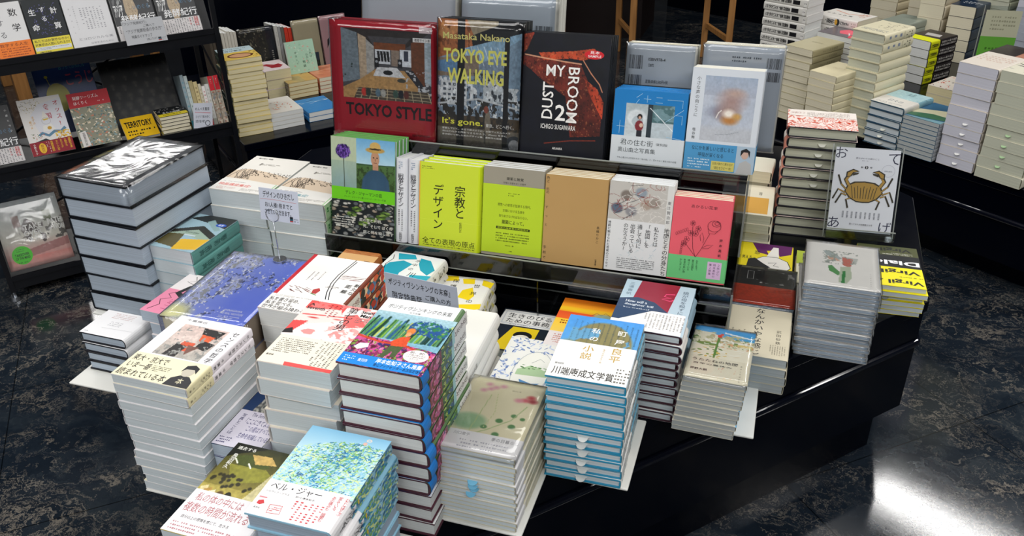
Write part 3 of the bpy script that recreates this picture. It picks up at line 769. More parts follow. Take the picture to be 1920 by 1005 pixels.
def wrap_shell(mb, W, T, kind, y0, y1, thick, cov, spn, rim, mi=0, off=0.0, inner=True, back=None, x0=0.0):
    po, b = outline(W, T, kind); pi_, _ = outline(W, T, kind, thick)
    if off:
        cx, cz = W / 2, T / 2
        po = [(x + (off if x > W * .6 else 0), z + math.copysign(off, z - cz) if abs(z - cz) > 1e-6 else z) for x, z in po]
    n = len(po)
    for i in range(n - 1):
        col = cov if i == 0 else (back or cov) if i == n - 2 else spn
        (xa, za), (xb, zb) = po[i], po[i + 1]
        mb.add([(xa, y0, za), (xb, y0, zb), (xb, y1, zb), (xa, y1, za)], [(0, 1, 2, 3)], hx(col), mi, 0 < i < n - 2)
    if inner:
        for i in range(n - 1):
            (xa, za), (xb, zb) = po[i], po[i + 1]; (ia, ja), (ib, jb) = pi_[i], pi_[i + 1]
            mb.add([(ia, y0, ja), (ib, y0, jb), (ib, y1, jb), (ia, y1, ja)], [(3, 2, 1, 0)], hx(rim), mi)
            mb.add([(xa, y0, za), (xb, y0, zb), (ib, y0, jb), (ia, y0, ja)], [(3, 2, 1, 0)], hx(rim), mi)
            mb.add([(xa, y1, za), (xb, y1, zb), (ib, y1, jb), (ia, y1, ja)], [(0, 1, 2, 3)], hx(rim), mi)
        for k in (0, -1):
            (xa, za), (ia, ja) = po[k], pi_[k]
            mb.add([(xa, y0, za), (xa, y1, za), (ia, y1, ja), (ia, y0, ja)], [(0, 1, 2, 3) if k == 0 else (3, 2, 1, 0)], hx(rim), mi)


def mirror(mb, W):
    """left-bound book: the spine swaps sides, the print does not"""
    mb.v = [np.column_stack([W - v[:, 0], v[:, 1], v[:, 2]]) for v in mb.v]; mb.f = [f[::-1] for f in mb.f]


_MC = {}
def cover_mesh(sp, var):
    key = ('cover', sp['id'], var, round(sp['T'], 5))
    if key in _MC: return _MC[key]
    W, D, T, k = sp['W'], sp['D'], sp['T'], sp['k']
    th = .0026 if k != 'paper' else .0008
    mb = MB()
    wrap_shell(mb, W, T, k, 0, D, th, sp['cov'], sp.get('spn', sp['cov']), sp.get('rim', sp['cov']), back=sp.get('back'))
    if sp.get('left'): mirror(mb, W)
    if var == 'top' and sp.get('ops'):
        pg = Page(mb, (0, D, T), (W, 0, 0), (0, -D, 0), seed=len(sp['id'])); pg.ops(sp['ops'])
    if sp.get('sp') and var in ('top', 'spine'):
        pg = Page(mb, (W + .0002, D, T * .93), (0, 0, -T * .86), (0, -D, 0)); pg.ops(sp['sp'])
    me = mb.mesh(sp['id'] + '_cover', [M_GLOSS if sp.get('gloss', 1) else M_PRINT]); _MC[key] = me
    return me


def pages_mesh(sp):
    key = ('pages', sp.get('left'), sp['W'], sp['D'], round(sp['T'], 5), sp['k'], sp['pg'])
    if key in _MC: return _MC[key]
    W, D, T, k = sp['W'], sp['D'], sp['T'], sp['k']
    th, ins = (.0028, .0028) if k != 'paper' else (.0009, .0004)
    _, b = outline(W, T, k)
    mb = MB(); mb.box(ins, ins, th, W - b * .75, D - ins, T - th, hx('ffffff'))
    if sp.get('left'): mirror(mb, W)
    me = mb.mesh('page_block', [PG[sp['pg']]]); _MC[key] = me
    return me


def band_mesh(sp, var):
    key = ('band', sp['id'], var)
    if key in _MC: return _MC[key]
    W, D, T, k = sp['W'], sp['D'], sp['T'], sp['k']; bd = sp['band']
    h = bd['h'] * D; y0 = bd.get('y0', 0) * D
    mb = MB()
    wrap_shell(mb, W, T, k, y0 + .0004, y0 + h, .0, bd['col'], bd.get('spn', bd['col']), bd['col'], off=.0007, inner=False)
    if sp.get('left'): mirror(mb, W)
    if var == 'top' and bd.get('ops'): Page(mb, (0, y0 + h, T + .0007), (W, 0, 0), (0, -h, 0), seed=7).ops(bd['ops'])
    if bd.get('sp') and var in ('top', 'spine'): Page(mb, (W + .0011, y0 + h, T * .93), (0, 0, -T * .86), (0, -h, 0)).ops(bd['sp'])
    me = mb.mesh(sp['id'] + '_band', [M_PRINT]); _MC[key] = me
    return me


def wrap_mesh(sp):
    key = ('wrap', sp['id'], round(sp['T'], 5))
    if key in _MC: return _MC[key]
    W, D, T = sp['W'], sp['D'], sp['T']; g = .0022; rs = random.Random(3)
    mb = MB(); nx, ny = 10, 12; vs = []
    for zz, s in ((T + g * .35, 1), (-.0, -1)):
        for j in range(ny + 1):
            for i in range(nx + 1):
                e = 1 if 0 < i < nx and 0 < j < ny else 0
                vs.append((-g + (W + 2 * g) * i / nx, -g + (D + 2 * g) * j / ny, zz + (rs.uniform(0, .0011) * e if s > 0 else 0)))
    m = (nx + 1) * (ny + 1); fs = []
    for j in range(ny):
        for i in range(nx):
            a = j * (nx + 1) + i; fs.append((a, a + 1, a + nx + 2, a + nx + 1))
    def edge(seq):
        for a, b in zip(seq, seq[1:]): fs.append((a, a + m, b + m, b))
    edge([i for i in range(nx + 1)]); edge([i * (nx + 1) + nx for i in range(ny + 1)]); edge([ny * (nx + 1) + nx - i for i in range(nx + 1)]); edge([(ny - i) * (nx + 1) for i in range(ny + 1)])
    mb.add(vs, fs, (1, 1, 1), 0, True)
    me = mb.mesh('plastic_wrap', [M_WRAP]); _MC[key] = me
    return me


def slip_mesh(col):
    key = ('slip', col)
    if key in _MC: return _MC[key]
    mb = MB(); n = 10; r = .0085
    top = [(r * math.cos(math.pi * i / n), -r * .8 * math.sin(math.pi * i / n), -.004 * math.sin(math.pi * i / n)) for i in range(n + 1)]
    top = [(r * 1.5, .004, 0.0003), *top, (-r * 1.5, .004, 0.0003)]; k = len(top)
    vs = top + [(x, y, z - .0006) for x, y, z in top]
    mb.add(vs, [tuple(range(k))[::-1], tuple(range(k, 2 * k))] + [(i, (i + 1) % k, k + (i + 1) % k, k + i) for i in range(k)], hx(col))
    me = mb.mesh('return_slip', [M_PRINT]); _MC[key] = me
    return me


ORD = ['', 'topmost', 'second', 'third', 'fourth', 'fifth', 'sixth', 'seventh', 'eighth', 'ninth', 'tenth', 'eleventh', 'twelfth', 'thirteenth',
       'fourteenth', 'fifteenth', 'sixteenth', 'seventeenth', 'eighteenth', 'nineteenth', 'twentieth', 'twenty-first']
CATN = {'paper': ('paperback_book', 'paperback'), 'hard': ('hardcover_book', 'hardcover book'), 'flat': ('hardcover_book', 'hardcover book')}


def book(sp, label, group, loc, rot, var='top', flip=False, slip=None, name=None, cat=None):
    n_, c_ = CATN[sp['k']]
    n_, c_ = sp.get('name', n_), sp.get('cat', c_)
    o = bpy.data.objects.new(name or n_, None); COL.objects.link(o)
    o.empty_display_size = .02
    Mx = Matrix.Translation(loc) @ (Matrix.Rotation(rot[2], 4, 'Z') @ Matrix.Rotation(rot[0], 4, 'X'))
    if flip: Mx = Mx @ Matrix.Translation((sp['W'], sp['D'], 0)) @ Matrix.Rotation(math.pi, 4, 'Z')
    o.matrix_world = Mx
    tag(o, label, cat or c_, group)
    link('cover', cover_mesh(sp, var), o)
    link('page_block', pages_mesh(sp), o)
    if sp.get('band') and var != 'blank': link('paper_band', band_mesh(sp, var), o)
    if sp.get('wrap') and (var == 'top' or sp['wrap'] == 2): link('plastic_wrap', wrap_mesh(sp), o)
    if slip: link('return_slip', slip_mesh(slip[0]), o, loc=(sp['W'] * slip[1], sp['D'] - .0002 if flip else .0002, sp['T'] * .5), rot=(0, 0, math.pi if flip else 0))
    return o


NB = [0]
def stack(sp, x, y, ztop, n, yaw=0.0, zb=HT + .0005, flips=(), spines=(0,), slips=(), edge='white-edged book', sn='', jit=.0016, blanks=(), dx=(), allflip=False, grp=None):
    """n copies of one title lying on each other; (x, y) = front-left corner of the topmost"""
    rs = random.Random(hash(sp['id']) & 0 or sum(map(ord, sp['id'])))
    sp['T'] = (ztop - zb) / n - .0003
    grp = grp or ('books in the ' + sn)
    dxm = dict(dx)
    for i in range(n):
        z = ztop - (i + 1) * (sp['T'] + .0003) + .0003
        jx, jy, ja = (0, 0, 0) if i == 0 else (rs.uniform(-jit, jit), rs.uniform(-jit, jit), rs.uniform(-1, 1) * jit * 400)
        if i in dxm: jx += dxm[i][0]; jy += dxm[i][1]
        if i == 0: lab = sp['desc'] + ', topmost of its stack'
        elif i == n - 1: lab = '%s, bottom of the %s' % (edge, sn)
        else: lab = '%s, %s from top in the %s' % (edge, ORD[i + 1], sn)
        sl = None
        for rng, col, fx in slips:
            if i in rng: sl = (col, fx + rs.uniform(-.02, .02))
        fl = (i in flips) != allflip
        book(sp, lab, grp, (x + jx, y + jy, z), (0, 0, R(yaw + ja)), 'top' if i == 0 else ('spine' if i in spines else ('blank' if i in blanks or fl != allflip else 'low')), fl, sl)
        NB[0] += 1


def faceout(sp, x, y, z, n, tilt=12, yaw=0, sn='', pitch=None, dz=0.0, edge=None):
    """n copies standing one behind the other, front cover to the viewer"""
    a = R(90 - tilt); ya = R(yaw); m = Vector((-math.sin(ya), math.cos(ya), 0))
    step = pitch or (sp['T'] + .0006)
    rs = random.Random(n)
    for i in range(n):
        # the cover face lies on the given plane: book root is one thickness behind it
        nrm = Vector((0, -math.cos(R(tilt)), math.sin(R(tilt)))); nrm.rotate(Matrix.Rotation(ya, 3, 'Z'))
        p = Vector((x, y, z)) - nrm * (sp['T'] + step * i) + Vector((rs.uniform(-.001, .001) * (i > 0), 0, dz * i))
        lab = sp['desc'] + (', front copy of its row' if n > 1 else '') if i == 0 else '%s, %s copy back in the %s' % (edge or sp['edge'], ORD[i + 1], sn)
        book(sp, lab, 'copies in the ' + (sn or sp['id']) if n > 1 else None, p, (a, 0, ya), 'top' if i == 0 else 'low')
        NB[0] += 1


def S(id, W, D, k, cov, desc, ops=(), pg='white', **kw):
    d = dict(id=id, W=W, D=D, k=k, cov=cov, desc=desc, ops=list(ops), pg=pg, T=.02); d.update(kw); return d


K = '1b1b1e'
# ================================================================== the setting
mb = MB(); mb.box(-9, -3, -.05, 9, 13, 0)
tag(link('floor', mb.mesh('floor', [marble()])), kind='structure')

M_WALL = plain('painted_wall', '8e9094', .8); M_CEIL = plain('white_ceiling', 'd8dadc', .9)
for nm, b in (('wall_back', (-9, 13, 0, 9, 13.1, 3)), ('wall_front', (-9, -3.1, 0, 9, -3, 3)), ('wall_left', (-9.1, -3, 0, -9, 13, 3)), ('wall_right', (9, -3, 0, 9.1, 13, 3)), ('ceiling', (-9, -3, 3, 9, 13, 3.1))):
    mb = MB(); mb.box(*b); tag(link(nm, mb.mesh(nm, [M_CEIL if nm == 'ceiling' else M_WALL])), kind='structure')

# centre table: black lacquer, eight-sided, recessed plinth
OCT = [(.397, 1.879), (.41, 2.47), (.12, 2.78), (-.98, 2.78), (-1.46, 2.35), (-1.45, 1.395), (-.787, .784), (-.612, .784)]
def inset(poly, d):
    cx = sum(p[0] for p in poly) / len(poly); cy = sum(p[1] for p in poly) / len(poly); n = len(poly); out = []
    for i in range(n):
        a, b, c = Vector(poly[i - 1]), Vector(poly[i]), Vector(poly[(i + 1) % n])
        e1 = (b - a).normalized(); e2 = (c - b).normalized(); n1 = Vector((-e1.y, e1.x)); n2 = Vector((-e2.y, e2.x))
        if n1.dot(Vector((cx, cy)) - b) < 0: n1 = -n1; n2 = -n2
        bis = (n1 + n2).normalized(); out.append(tuple(b + bis * (d / max(.3, bis.dot(n1)))))
    return out
def table(name, poly, h, label, plinth=.155, ins=.055, lip=.125):
    o = bpy.data.objects.new(name, None); COL.objects.link(o); tag(o, label, 'table')
    c = Vector(poly[0]); o.location = (c.x, c.y, 0); q = [(a - c.x, b - c.y) for a, b in poly]
    m = MB(); m.prism(q, h - .028, h); bevel(link('tabletop', m.mesh('tabletop', [M_BLACK]), o), .0025)
    m = MB(); m.prism(inset(q, .006), plinth, h - .0285); link('apron', m.mesh('apron', [M_BLACK]), o)
    m = MB(); m.prism(inset(q, -.003), h - lip, h - lip + .018); bevel(link('moulding', m.mesh('moulding', [M_GLOSSB]), o), .0075, 4)
    m = MB(); m.prism(inset(q, ins), 0, plinth - .0005); link('plinth', m.mesh('plinth', [M_BLACK]), o)
    return o
table('display_table', OCT, HT, 'low black lacquered eight-sided centre table carrying the book stacks')
RT = [(-.07, 3.445), (1.6, 2.24), (2.9, 3.3), (2.9, 5.6), (-.07, 5.6)]
table('display_table', RT, TB, 'black glossy table at right covered in cream and white book stacks', .10, .10, .13)
BLP = [(-1.846, 2.523), (-.75, 3.78), (-1.55, 4.47), (-2.61, 3.19)]
table('display_table', BLP, TB, 'black table behind the wire rack with cream-edged paperback stacks', .07, .04, .17)

# white trays that let stacks overhang the table edge
def tray(x0, y0, x1, y1, z, label, name='tray', yaw=0):
    m = MB(); m.box(0, 0, 0, x1 - x0, y1 - y0, .0045)
    o = bevel(link(name, m.mesh(name, [M_WHITEB]), loc=(x0, y0, z), rot=(0, 0, R(yaw))), .002)
    tag(o, label, 'tray', 'white trays under the stacks'); return o
Z0 = HT + .0003
tray(-1.300, 1.062, -1.13, 1.235, Z0, 'white tray corner jutting out under the small black and white stack')
tray(-1.442, 1.296, -1.305, 1.52, Z0, 'white rounded tray tip beneath the tall black photo book stack')
tray(-.948, .850, -.795, 1.02, Z0, 'white tray under the tall stack with the cream band at front left')
tray(-.292, 1.083, -.153, 1.272, Z0, 'white tray under the stack with the blue and white band')
tray(-.085, 1.278, .042, 1.44, Z0, 'white tray sticking out right of the plastic covered seaside stack')
tray(-.612, .690, -.462, .885, Z0, 'white tray under the painted leaf stack nearest the camera')
tray(-.748, .668, -.618, .855, Z0, 'white tray under the classroom photo stack at bottom')
tray(-.433, .932, -.296, 1.128, Z0, 'white tray under the plastic-covered lotus stack')
ZT = HT + .0053

# ================================================================== stacks on the centre table
stack(S('skyscape', .186, .254, 'flat', '16181d', 'thick black photo book in glossy plastic wrap', [('a', .01, .01, .99, .99, A_gloomy, 60, 80)], 'blue', rim='0b0d14', wrap=1),
      -1.448, 1.313, HT + .337, 7, -3, ZT, edge='thick black-bound photo book', sn='tall plastic-wrapped stack at far left', allflip=True, jit=.003,
      grp='thick photo books in the tall left stack')
for _o in [o for o in COL.objects if o.name.startswith('hardcover_book') and o.get('group', '').startswith('thick photo')]:
    _o.name = 'photo_book'; _o['category'] = 'photo book'

stack(S('landscape', .112, .165, 'paper', '9ab8c4', 'paperback with yellow and grey landscape cover beside the tall black stack', [
    ('a', 0, 0, 1, 1, A_land, 60, 90), ('e', .82, .22, .12, .05, '1c4fb0'), ('t', '画家', .76, .19, .88, .24, 'ffffff'), ('t', '堀内正和 静物詩', .3, .5, .62, .54, '5a6a60'), ('r', .35, .58, .62, .61, 'c8d4d8')],
    'cool', spn='5f9a94', sp=[('v', '戦争と平和', .5, .3, .55, .5, '1f4f4c'), ('v', '幸田正典', .5, .62, .85, .5, '1f4f4c')]), -1.262, 1.33, HT + .19, 6, -3, spines=(0, 1), edge='pale paperback with teal spine', sn='landscape cover stack')

branches = [('r', 0, 0, 1, 1, 'e3e0d8'), ('p', [(0, .45), (.2, .38), (.55, .42), (1, .5), (1, .72), (.5, .68), (0, .66)], 'd8c4ac')]
_rb = random.Random(5)
for _i in range(16):
    _x = .08 + .3 * _rb.random(); branches.append(('l', [(_x, .38 + .05 * _rb.random()), (_x + .06 * _rb.uniform(-1, 1), .5), (_x + .15 * _rb.uniform(-1, 1), .66)], .008, '3c332c'))
branches += [('s', .35, .42, .98, .56, 60, .06, .02, 20, 60, ['3c332c', '5c5040', '2c2824']), ('t', '夜の蝉と 幸田', .1, .05, .36, .08, K, .01), ('d', .3, .2, .6, .25, 2, '8a8680'), ('t', '1', .26, .2, .29, .26, '8a8680')]
def cine(id, word, col, desc):
    return S(id, .15, .205, 'paper', 'e3e0d8', desc, branches, 'cool', gloss=0, spn='dfe0da',
             band=dict(h=.28, col='e4e2dc', spn='a9cfa0', ops=[('t', word, .05, .3, .6, .55, col, .02), ('d', .06, .1, .7, .2, 1, '9a9690'), ('d', .08, .65, .4, .9, 3, 'c89890'), ('d', .5, .65, .95, .9, 3, '9a9690')], sp=[('d', .15, .05, .85, .95, 4, '3f8a4a')]))
stack(cine('cinema_one', '映画講座集成!', 'd8645a', 'white book with bare branches and red lettering, left of its twin'), -1.224, 1.512, HT + .25, 6, 0, edge='pale thick paperback', sn='left branch-cover stack', jit=.003, spines=range(6))
stack(cine('cinema_two', '映画講座集成!', '5a9aa8', 'white book with bare branches and teal lettering behind the price card'), -1.068, 1.500, HT + .25, 6, 0, edge='pale thick paperback', sn='right branch-cover stack', jit=.003, spines=range(6))

stack(S('pinkbloom', .122, .155, 'paper', 'e3dcdc', 'white and pink paperback with black and pink flower drawing', [
    ('r', 0, .42, 1, 1, 'e58aa8'), ('r', 0, 0, 1, .42, 'e8e2e2'), ('p', [(.2, .5), (.3, .28), (.55, .22), (.85, .3), (.9, .45), (.6, .52), (.4, .6)], K), ('p', [(.3, .47), (.38, .32), (.58, .27), (.62, .4), (.45, .52)], 'e58aa8'), ('p', [(.6, .28), (.8, .33), (.82, .42), (.66, .46)], 'e9a0b8'),
    ('l', [(.2, .05), (.3, .15), (.15, .2), (.35, .25), (.5, .1), (.6, .2)], .012, K), ('l', [(.1, .95), (.2, .8), (.1, .7), (.25, .62), (.12, .55), (.2, .48)], .014, K), ('t', 'GYACO', .45, .08, .9, .18, K, -.01), ('d', .3, .64, .85, .76, 3, 'b03a68'), ('l', [(.3, .8), (.85, .8)], .008, 'b03a68'), ('l', [(.3, .88), (.85, .88)], .008, 'b03a68')],
    'blue', spn='e8e4e4'), -1.178, 1.172, HT + .135, 5, -4, dx=((1, (.02, -.004)), (2, (.02, -.004)), (3, (.021, -.004)), (4, (.021, -.004))), edge='paperback with bluish shaded edge', sn='pink flower cover stack')

stack(S('blossom', .166, .245, 'flat', '9aa6d8', 'large photo book with violet-blue blossoming tree cover', [('a', 0, 0, 1, 1, A_blossom, 150, 200), ('t', 'SHINAGAWA', .62, .8, .84, .825, 'e8ecf8'), ('t', 'THE REAL NIGHTLIFE', .6, .84, .88, .865, 'e8ecf8'), ('d', .62, .88, .86, .92, 2, 'e8ecf8')], 'cream', rim='6f6252', back='6a5d4e', wrap=1, spn='8a7a68', name='photo_book', cat='photo book'),
      -.996, 1.031, HT + .24, 4, 1.5, edge='thick photo book with brown cover edges', sn='blue blossom cover stack', allflip=False, jit=.003)

stack(S('plainwhite', .112, .086, 'hard', 'e2e2e4', 'small white book with black cloth edge and pale lettering', [('d', .25, .06, .7, .3, 4, 'c2a8a8'), ('d', .35, .4, .6, .6, 3, 'b0b0b4'), ('l', [(.3, .7), (.95, .66)], .006, 'b0b0b4'), ('d', .06, .88, .2, .94, 1, '8a8a8e')], 'blue', rim='15151d', gloss=0),
      -1.289, 1.114, HT + .098, 4, -1, ZT, edge='small white book with black edge', sn='low front left stack', jit=.003)

stack(S('sense', .142, .179, 'paper', 'eceaec', 'white hardback with abstract orange-black picture and cream band', [
    ('a', .17, .12, .80, .62, A_sense, 80, 80), ('v', 'センスの哲学', .9, .1, .62, .1, K, .01), ('t', '千葉雅也', .13, .035, .42, .07, K)], 'cool', gloss=0, rim='e6e4e6', spn='e6e0e6',
    sp=[('v', 'センスの哲学', .5, .05, .4, .55, K), ('v', '千葉雅也', .5, .46, .68, .5, K)],
    band=dict(h=.36, col='e6dfbe', spn='dfd6ae', ops=[('t', '東大・京大で', .03, .08, .5, .33, K, .01), ('t', 'いま一番', .05, .38, .36, .62, K, .01), ('t', '読まれている本', .03, .68, .66, .94, K, .01), ('d', .38, .38, .6, .62, 4, K),
                                                      ('p', [(.68, .98), (.7, .7), (.78, .56), (.9, .56), (.98, .72), (1, .98)], '26262a'), ('e', .83, .38, .075, .2, 'bfb8a8'), ('p', [(.74, .42), (.75, .18), (.84, .1), (.92, .2), (.93, .42), (.88, .28), (.78, .3)], '1c1c20'), ('t', '本', .8, .66, .88, .88, 'e6dfbe')],
              sp=[('v', 'なぜ魅力', .4, .08, .5, .3, K), ('v', '読まれて', .7, .1, .6, .25, K), ('v', '千葉', .5, .7, .95, .3, K)])),
    -.950, .853, HT + .248, 14, -1, ZT, spines=(0, 1), flips=tuple(range(2, 10)), blanks=tuple(range(2, 10)), edge='white hardback with grey page edge', sn='tall cream-band stack', jit=.002, dx=((10, (-.002, 0)), (11, (.008, 0)), (12, (.009, 0))))

stack(S('distance', .148, .203, 'paper', 'e9e6e2', 'white paperback with red spine edge and twisting black line drawing', [
    ('r', 0, 0, .055, 1, 'b8202c'), ('l', [(.62, 0), (.6, .12), (.57, .3), (.58, .45), (.64, .62), (.7, .72)], .012, '20242c'), ('l', [(.65, .03), (.63, .15), (.61, .3), (.62, .45), (.67, .6), (.74, .72)], .012, '20242c'),
    ('s', .62, .28, .95, .36, 30, .16, .006, 172, 8, ['8a4a50', '6a3a40']), ('s', .1, .58, .45, .68, 14, .16, .012, 20, 12, ['7a3a38', '5a3030']), ('p', [(.44, .6), (.5, .56), (.54, .6), (.52, .66), (.46, .66)], 'b03a38'), ('l', [(.45, .66), (.54, .68)], .014, '5a8a4a'),
    ('v', '新たな', .93, .4, .6, .085, K, .02), ('v', '距離', .83, .42, .6, .085, K, .02), ('d', .56, .5, .72, .54, 2, '8a8682'), ('v', '作り手山本浩貴', .38, .28, .44, .022, K), ('v', '批評制作と思考', .3, .3, .46, .022, K), ('v', '言語表現を酷使する', .24, .3, .47, .02, K)],
    'white', gloss=0, spn='7a3c2c', sp=[('s', .05, .0, .95, .55, 90, .9, .7, 70, 50, ['20443a', 'd8582c', '12161c', 'b8342a', '3a74a0', 'e8c8a0']), ('r', 0, .5, 1, .85, 'e8e2d6'), ('v', '新たな距離', .5, .52, .8, .5, '7a2c28'), ('s', .05, .86, .95, 1, 40, .9, .7, 70, 50, ['20443a', 'd8582c', '12161c', 'c8b040'])],
    band=dict(h=.25, col='e9e6e2', spn='e8e2d6', ops=[('t', '私を書き留め、', .03, .2, .44, .44, K, .02), ('t', '私を並べる。', .03, .46, .4, .7, K, .02), ('t', '世界が組み換わる', .03, .72, .6, .96, K, .02), ('d', .06, .02, .7, .16, 2, 'a09c98')])),
    -.826, 1.083, HT + .255, 7, -.5, spines=(0, 1, 2), edge='white paperback with patterned spine', sn='black line drawing stack', jit=.003)

stack(S('seventh', .128, .182, 'paper', cov='efe6e2', left=True, desc='paperback with red and pink halftone face and bold black title', ops=[
    ('a', 0, 0, 1, .58, A_faceprint, 90, 80), ('v', '第七の男', .66, .02, .4, .15, K, .04), ('t', 'A', .02, .04, .1, .08, K, .03), ('t', 'Seventh', .02, .09, .28, .14, K, .03), ('d', .3, .03, .5, .22, 3, '8a2a2a', 1), ('t', 'Seventh', .78, .04, .99, .09, K, .03), ('t', 'Man', .8, .1, .95, .15, K, .03), ('d', .78, .17, .95, .25, 3, '6a6a6a'),
    ('p', [(.0, .5), (.08, .46), (.14, .54), (.0, .56)], '20181a')], pg='cool', gloss=0, spn='e8e2de',
    band=dict(h=.42, col='e9e2d0', ops=[('d', .08, .1, .55, .62, 8, '5a5650'), ('d', .62, .05, .93, .9, 6, '5a5650', 1), ('t', '書肆蜂', .06, .7, .16, .76, K), ('p', [(.36, .88), (1, .9), (1, 1), (.38, 1)], 'e2504e')])),
    -.712, .903, HT + .287, 9, .5, edge='white paperback with pale page edges', sn='red face cover stack', jit=.004)

stack(S('descend', .136, .187, 'hard', 'e4e6e6', 'hardback with painted forest and orange figure and bright blue band', [
    ('a', 0, .21, 1, 1, A_forest, 130, 140), ('t', 'ポジティヴシンキングの末裔', .08, .09, .88, .155, '3a3a3e'), ('t', '木下古栗', .38, .175, .52, .195, '5a5a5e'), ('e', .80, .765, .145, .082, 'ecebe8'), ('t', '祝、祝!', .71, .705, .88, .737, '4a2a2a', .02), ('t', 'この類い稀な本が', .69, .745, .91, .763, '6a3a3a'), ('t', 'ふたたび読める世界に', .69, .77, .91, .788, '6a3a3a'), ('t', 'よかった。', .75, .795, .86, .813, '6a3a3a'), ('p', [(.1, .71), (.2, .7), (.22, .75), (.12, .8), (.06, .77)], 'e6e6ea')], 'white', rim='4a1a2c', spn='5c7a50',
    sp=[('r', 0, 0, 1, .3, 'e6e8e8'), ('v', 'ポジティヴシンキング', .5, .03, .3, .5, '4a3a40'), ('r', 0, .3, 1, .38, '9accd4'), ('s', .0, .36, 1, .62, 120, 1.2, .35, 100, 25, ['2f6a38', '7fa838', '1d4a30', '123a2c', 'b8c468', '285a84']), ('s', .0, .6, 1, .86, 120, .8, .5, 60, 60, ['8a2c58', 'c4508c', '3a2a68', 'd88ab0', '5a1830', '7a2438'])],
    band=dict(h=.14, col='1a84d8', spn='1c78c8', ops=[('t', '岸本佐知子さん推薦', .42, .1, .95, .52, 'ffffff', .02), ('t', '青山ブックセンター本店限定復刊', .42, .56, .98, .86, '0c2c58', .01), ('t', '復刊作', .22, .35, .33, .65, 'ffffff'), ('d', .05, .2, .17, .8, 3, 'd8ecf8')])),
    -.566, .896, HT + .319, 11, 0, ZT - .005, spines=tuple(range(8)), flips=(8, 9, 10), edge='hardback with dark red board edge', sn='blue-band forest painting stack', jit=.0025)
stack(S('landwhite', .146, .21, 'hard', 'e9e8e2', 'plain white book with thin black lettering, behind the forest painting', [('l', [(.3, .55), (.5, .45), (.62, .4)], .006, '9aa06a'), ('t', '陸(くが)', .5, .62, .82, .68, K), ('d', .3, .1, .6, .16, 2, 'c8c6c0')], 'white', gloss=0, spn='e4e3de', sp=[('v', '明るさの陸', .5, .7, .95, .35, '6a6864')]),
      -.589, 1.092, HT + .17, 5, 2, spines=tuple(range(5)), edge='plain white book', sn='white stack behind forest painting', jit=.003)

stack(S('waterteal', .125, .168, 'hard', 'e6e8e6', 'white book with turquoise wave shapes behind the handwritten card', [
    ('p', [(.02, .55), (.1, .3), (.3, .2), (.5, .25), (.42, .5), (.5, .75), (.2, .85), (.05, .8)], '1e9cb4'), ('p', [(.55, .08), (.75, .1), (.95, .3), (.9, .45), (.72, .36), (.6, .22)], '1e9cb4'), ('p', [(.1, .05), (.4, .02), (.5, .12), (.2, .2)], '2aa6bc'), ('p', [(.62, .5), (.98, .45), (.96, .62), (.7, .7)], '2aa6bc'),
    ('p', [(.1, .85), (.4, .8), (.45, 1), (.05, 1)], 'f0a0b0'), ('v', '水中の', .55, .1, .42, .1, K), ('l', [(.05, .1), (.1, .2), (.06, .35), (.12, .5)], .012, K), ('t', '川', .58, .44, .7, .54, K)], 'cream', gloss=0, spn='e4e4de', sp=[('s', .1, .1, .9, .9, 30, .6, .2, 60, 90, ['6a6a60', 'a8a89a'])]),
    -.760, 1.318, HT + .17, 5, -4, spines=range(3), edge='white book with rounded spine', sn='turquoise wave stack')

stack(S('yellowshapes', .118, .183, 'hard', 'e9e8e0', 'white book with broad yellow brush strokes', [
    ('p', [(0, .02), (.3, 0), (.35, .1), (.1, .14), (0, .1)], 'efd21c'), ('p', [(.4, .05), (.62, .02), (.66, .14), (.46, .16)], 'efd21c'), ('p', [(.5, .3), (.66, .22), (.76, .4), (.7, .5), (.48, .46)], 'efd21c'), ('p', [(.78, .03), (1, .08), (.98, .2), (.8, .15)], 'efd21c'),
    ('p', [(.1, .8), (.5, .62), (.95, .55), (.97, .65), (.6, .78), (.2, .98), (.08, .92)], 'efd21c'), ('p', [(0, .45), (.12, .5), (.18, .75), (.06, .8)], 'efd21c'), ('v', '世界の', .72, .1, .6, .13, K), ('v', '保護', .3, .05, .3, .13, K), ('v', '適切', .12, .3, .62, .1, K)],
    'cream', gloss=0, spn='e4e2d8', sp=[('s', .1, .05, .9, .95, 24, .7, .35, 80, 60, ['efd21c', 'e8e070', '8a8a70'])]), -.628, 1.306, HT + .125, 4, 4, spines=range(4), edge='white and yellow book with rounded spine', sn='yellow brush stroke stack')

stack(S('orangebook', .085, .13, 'paper', 'b8703c', 'small orange-brown book half under the acrylic shelf', [('r', 0, .12, 1, 1, 'e0b078'), ('t', 'しの月', .2, .3, .9, .5, '7a4a20'), ('s', 0, 0, 1, .12, 20, .2, .04, 10, 20, ['9a5a2c', 'c88a50'])], 'cream'), -.852, 1.325, HT + .175, 5, 0, edge='small tan book', sn='orange-brown stack')

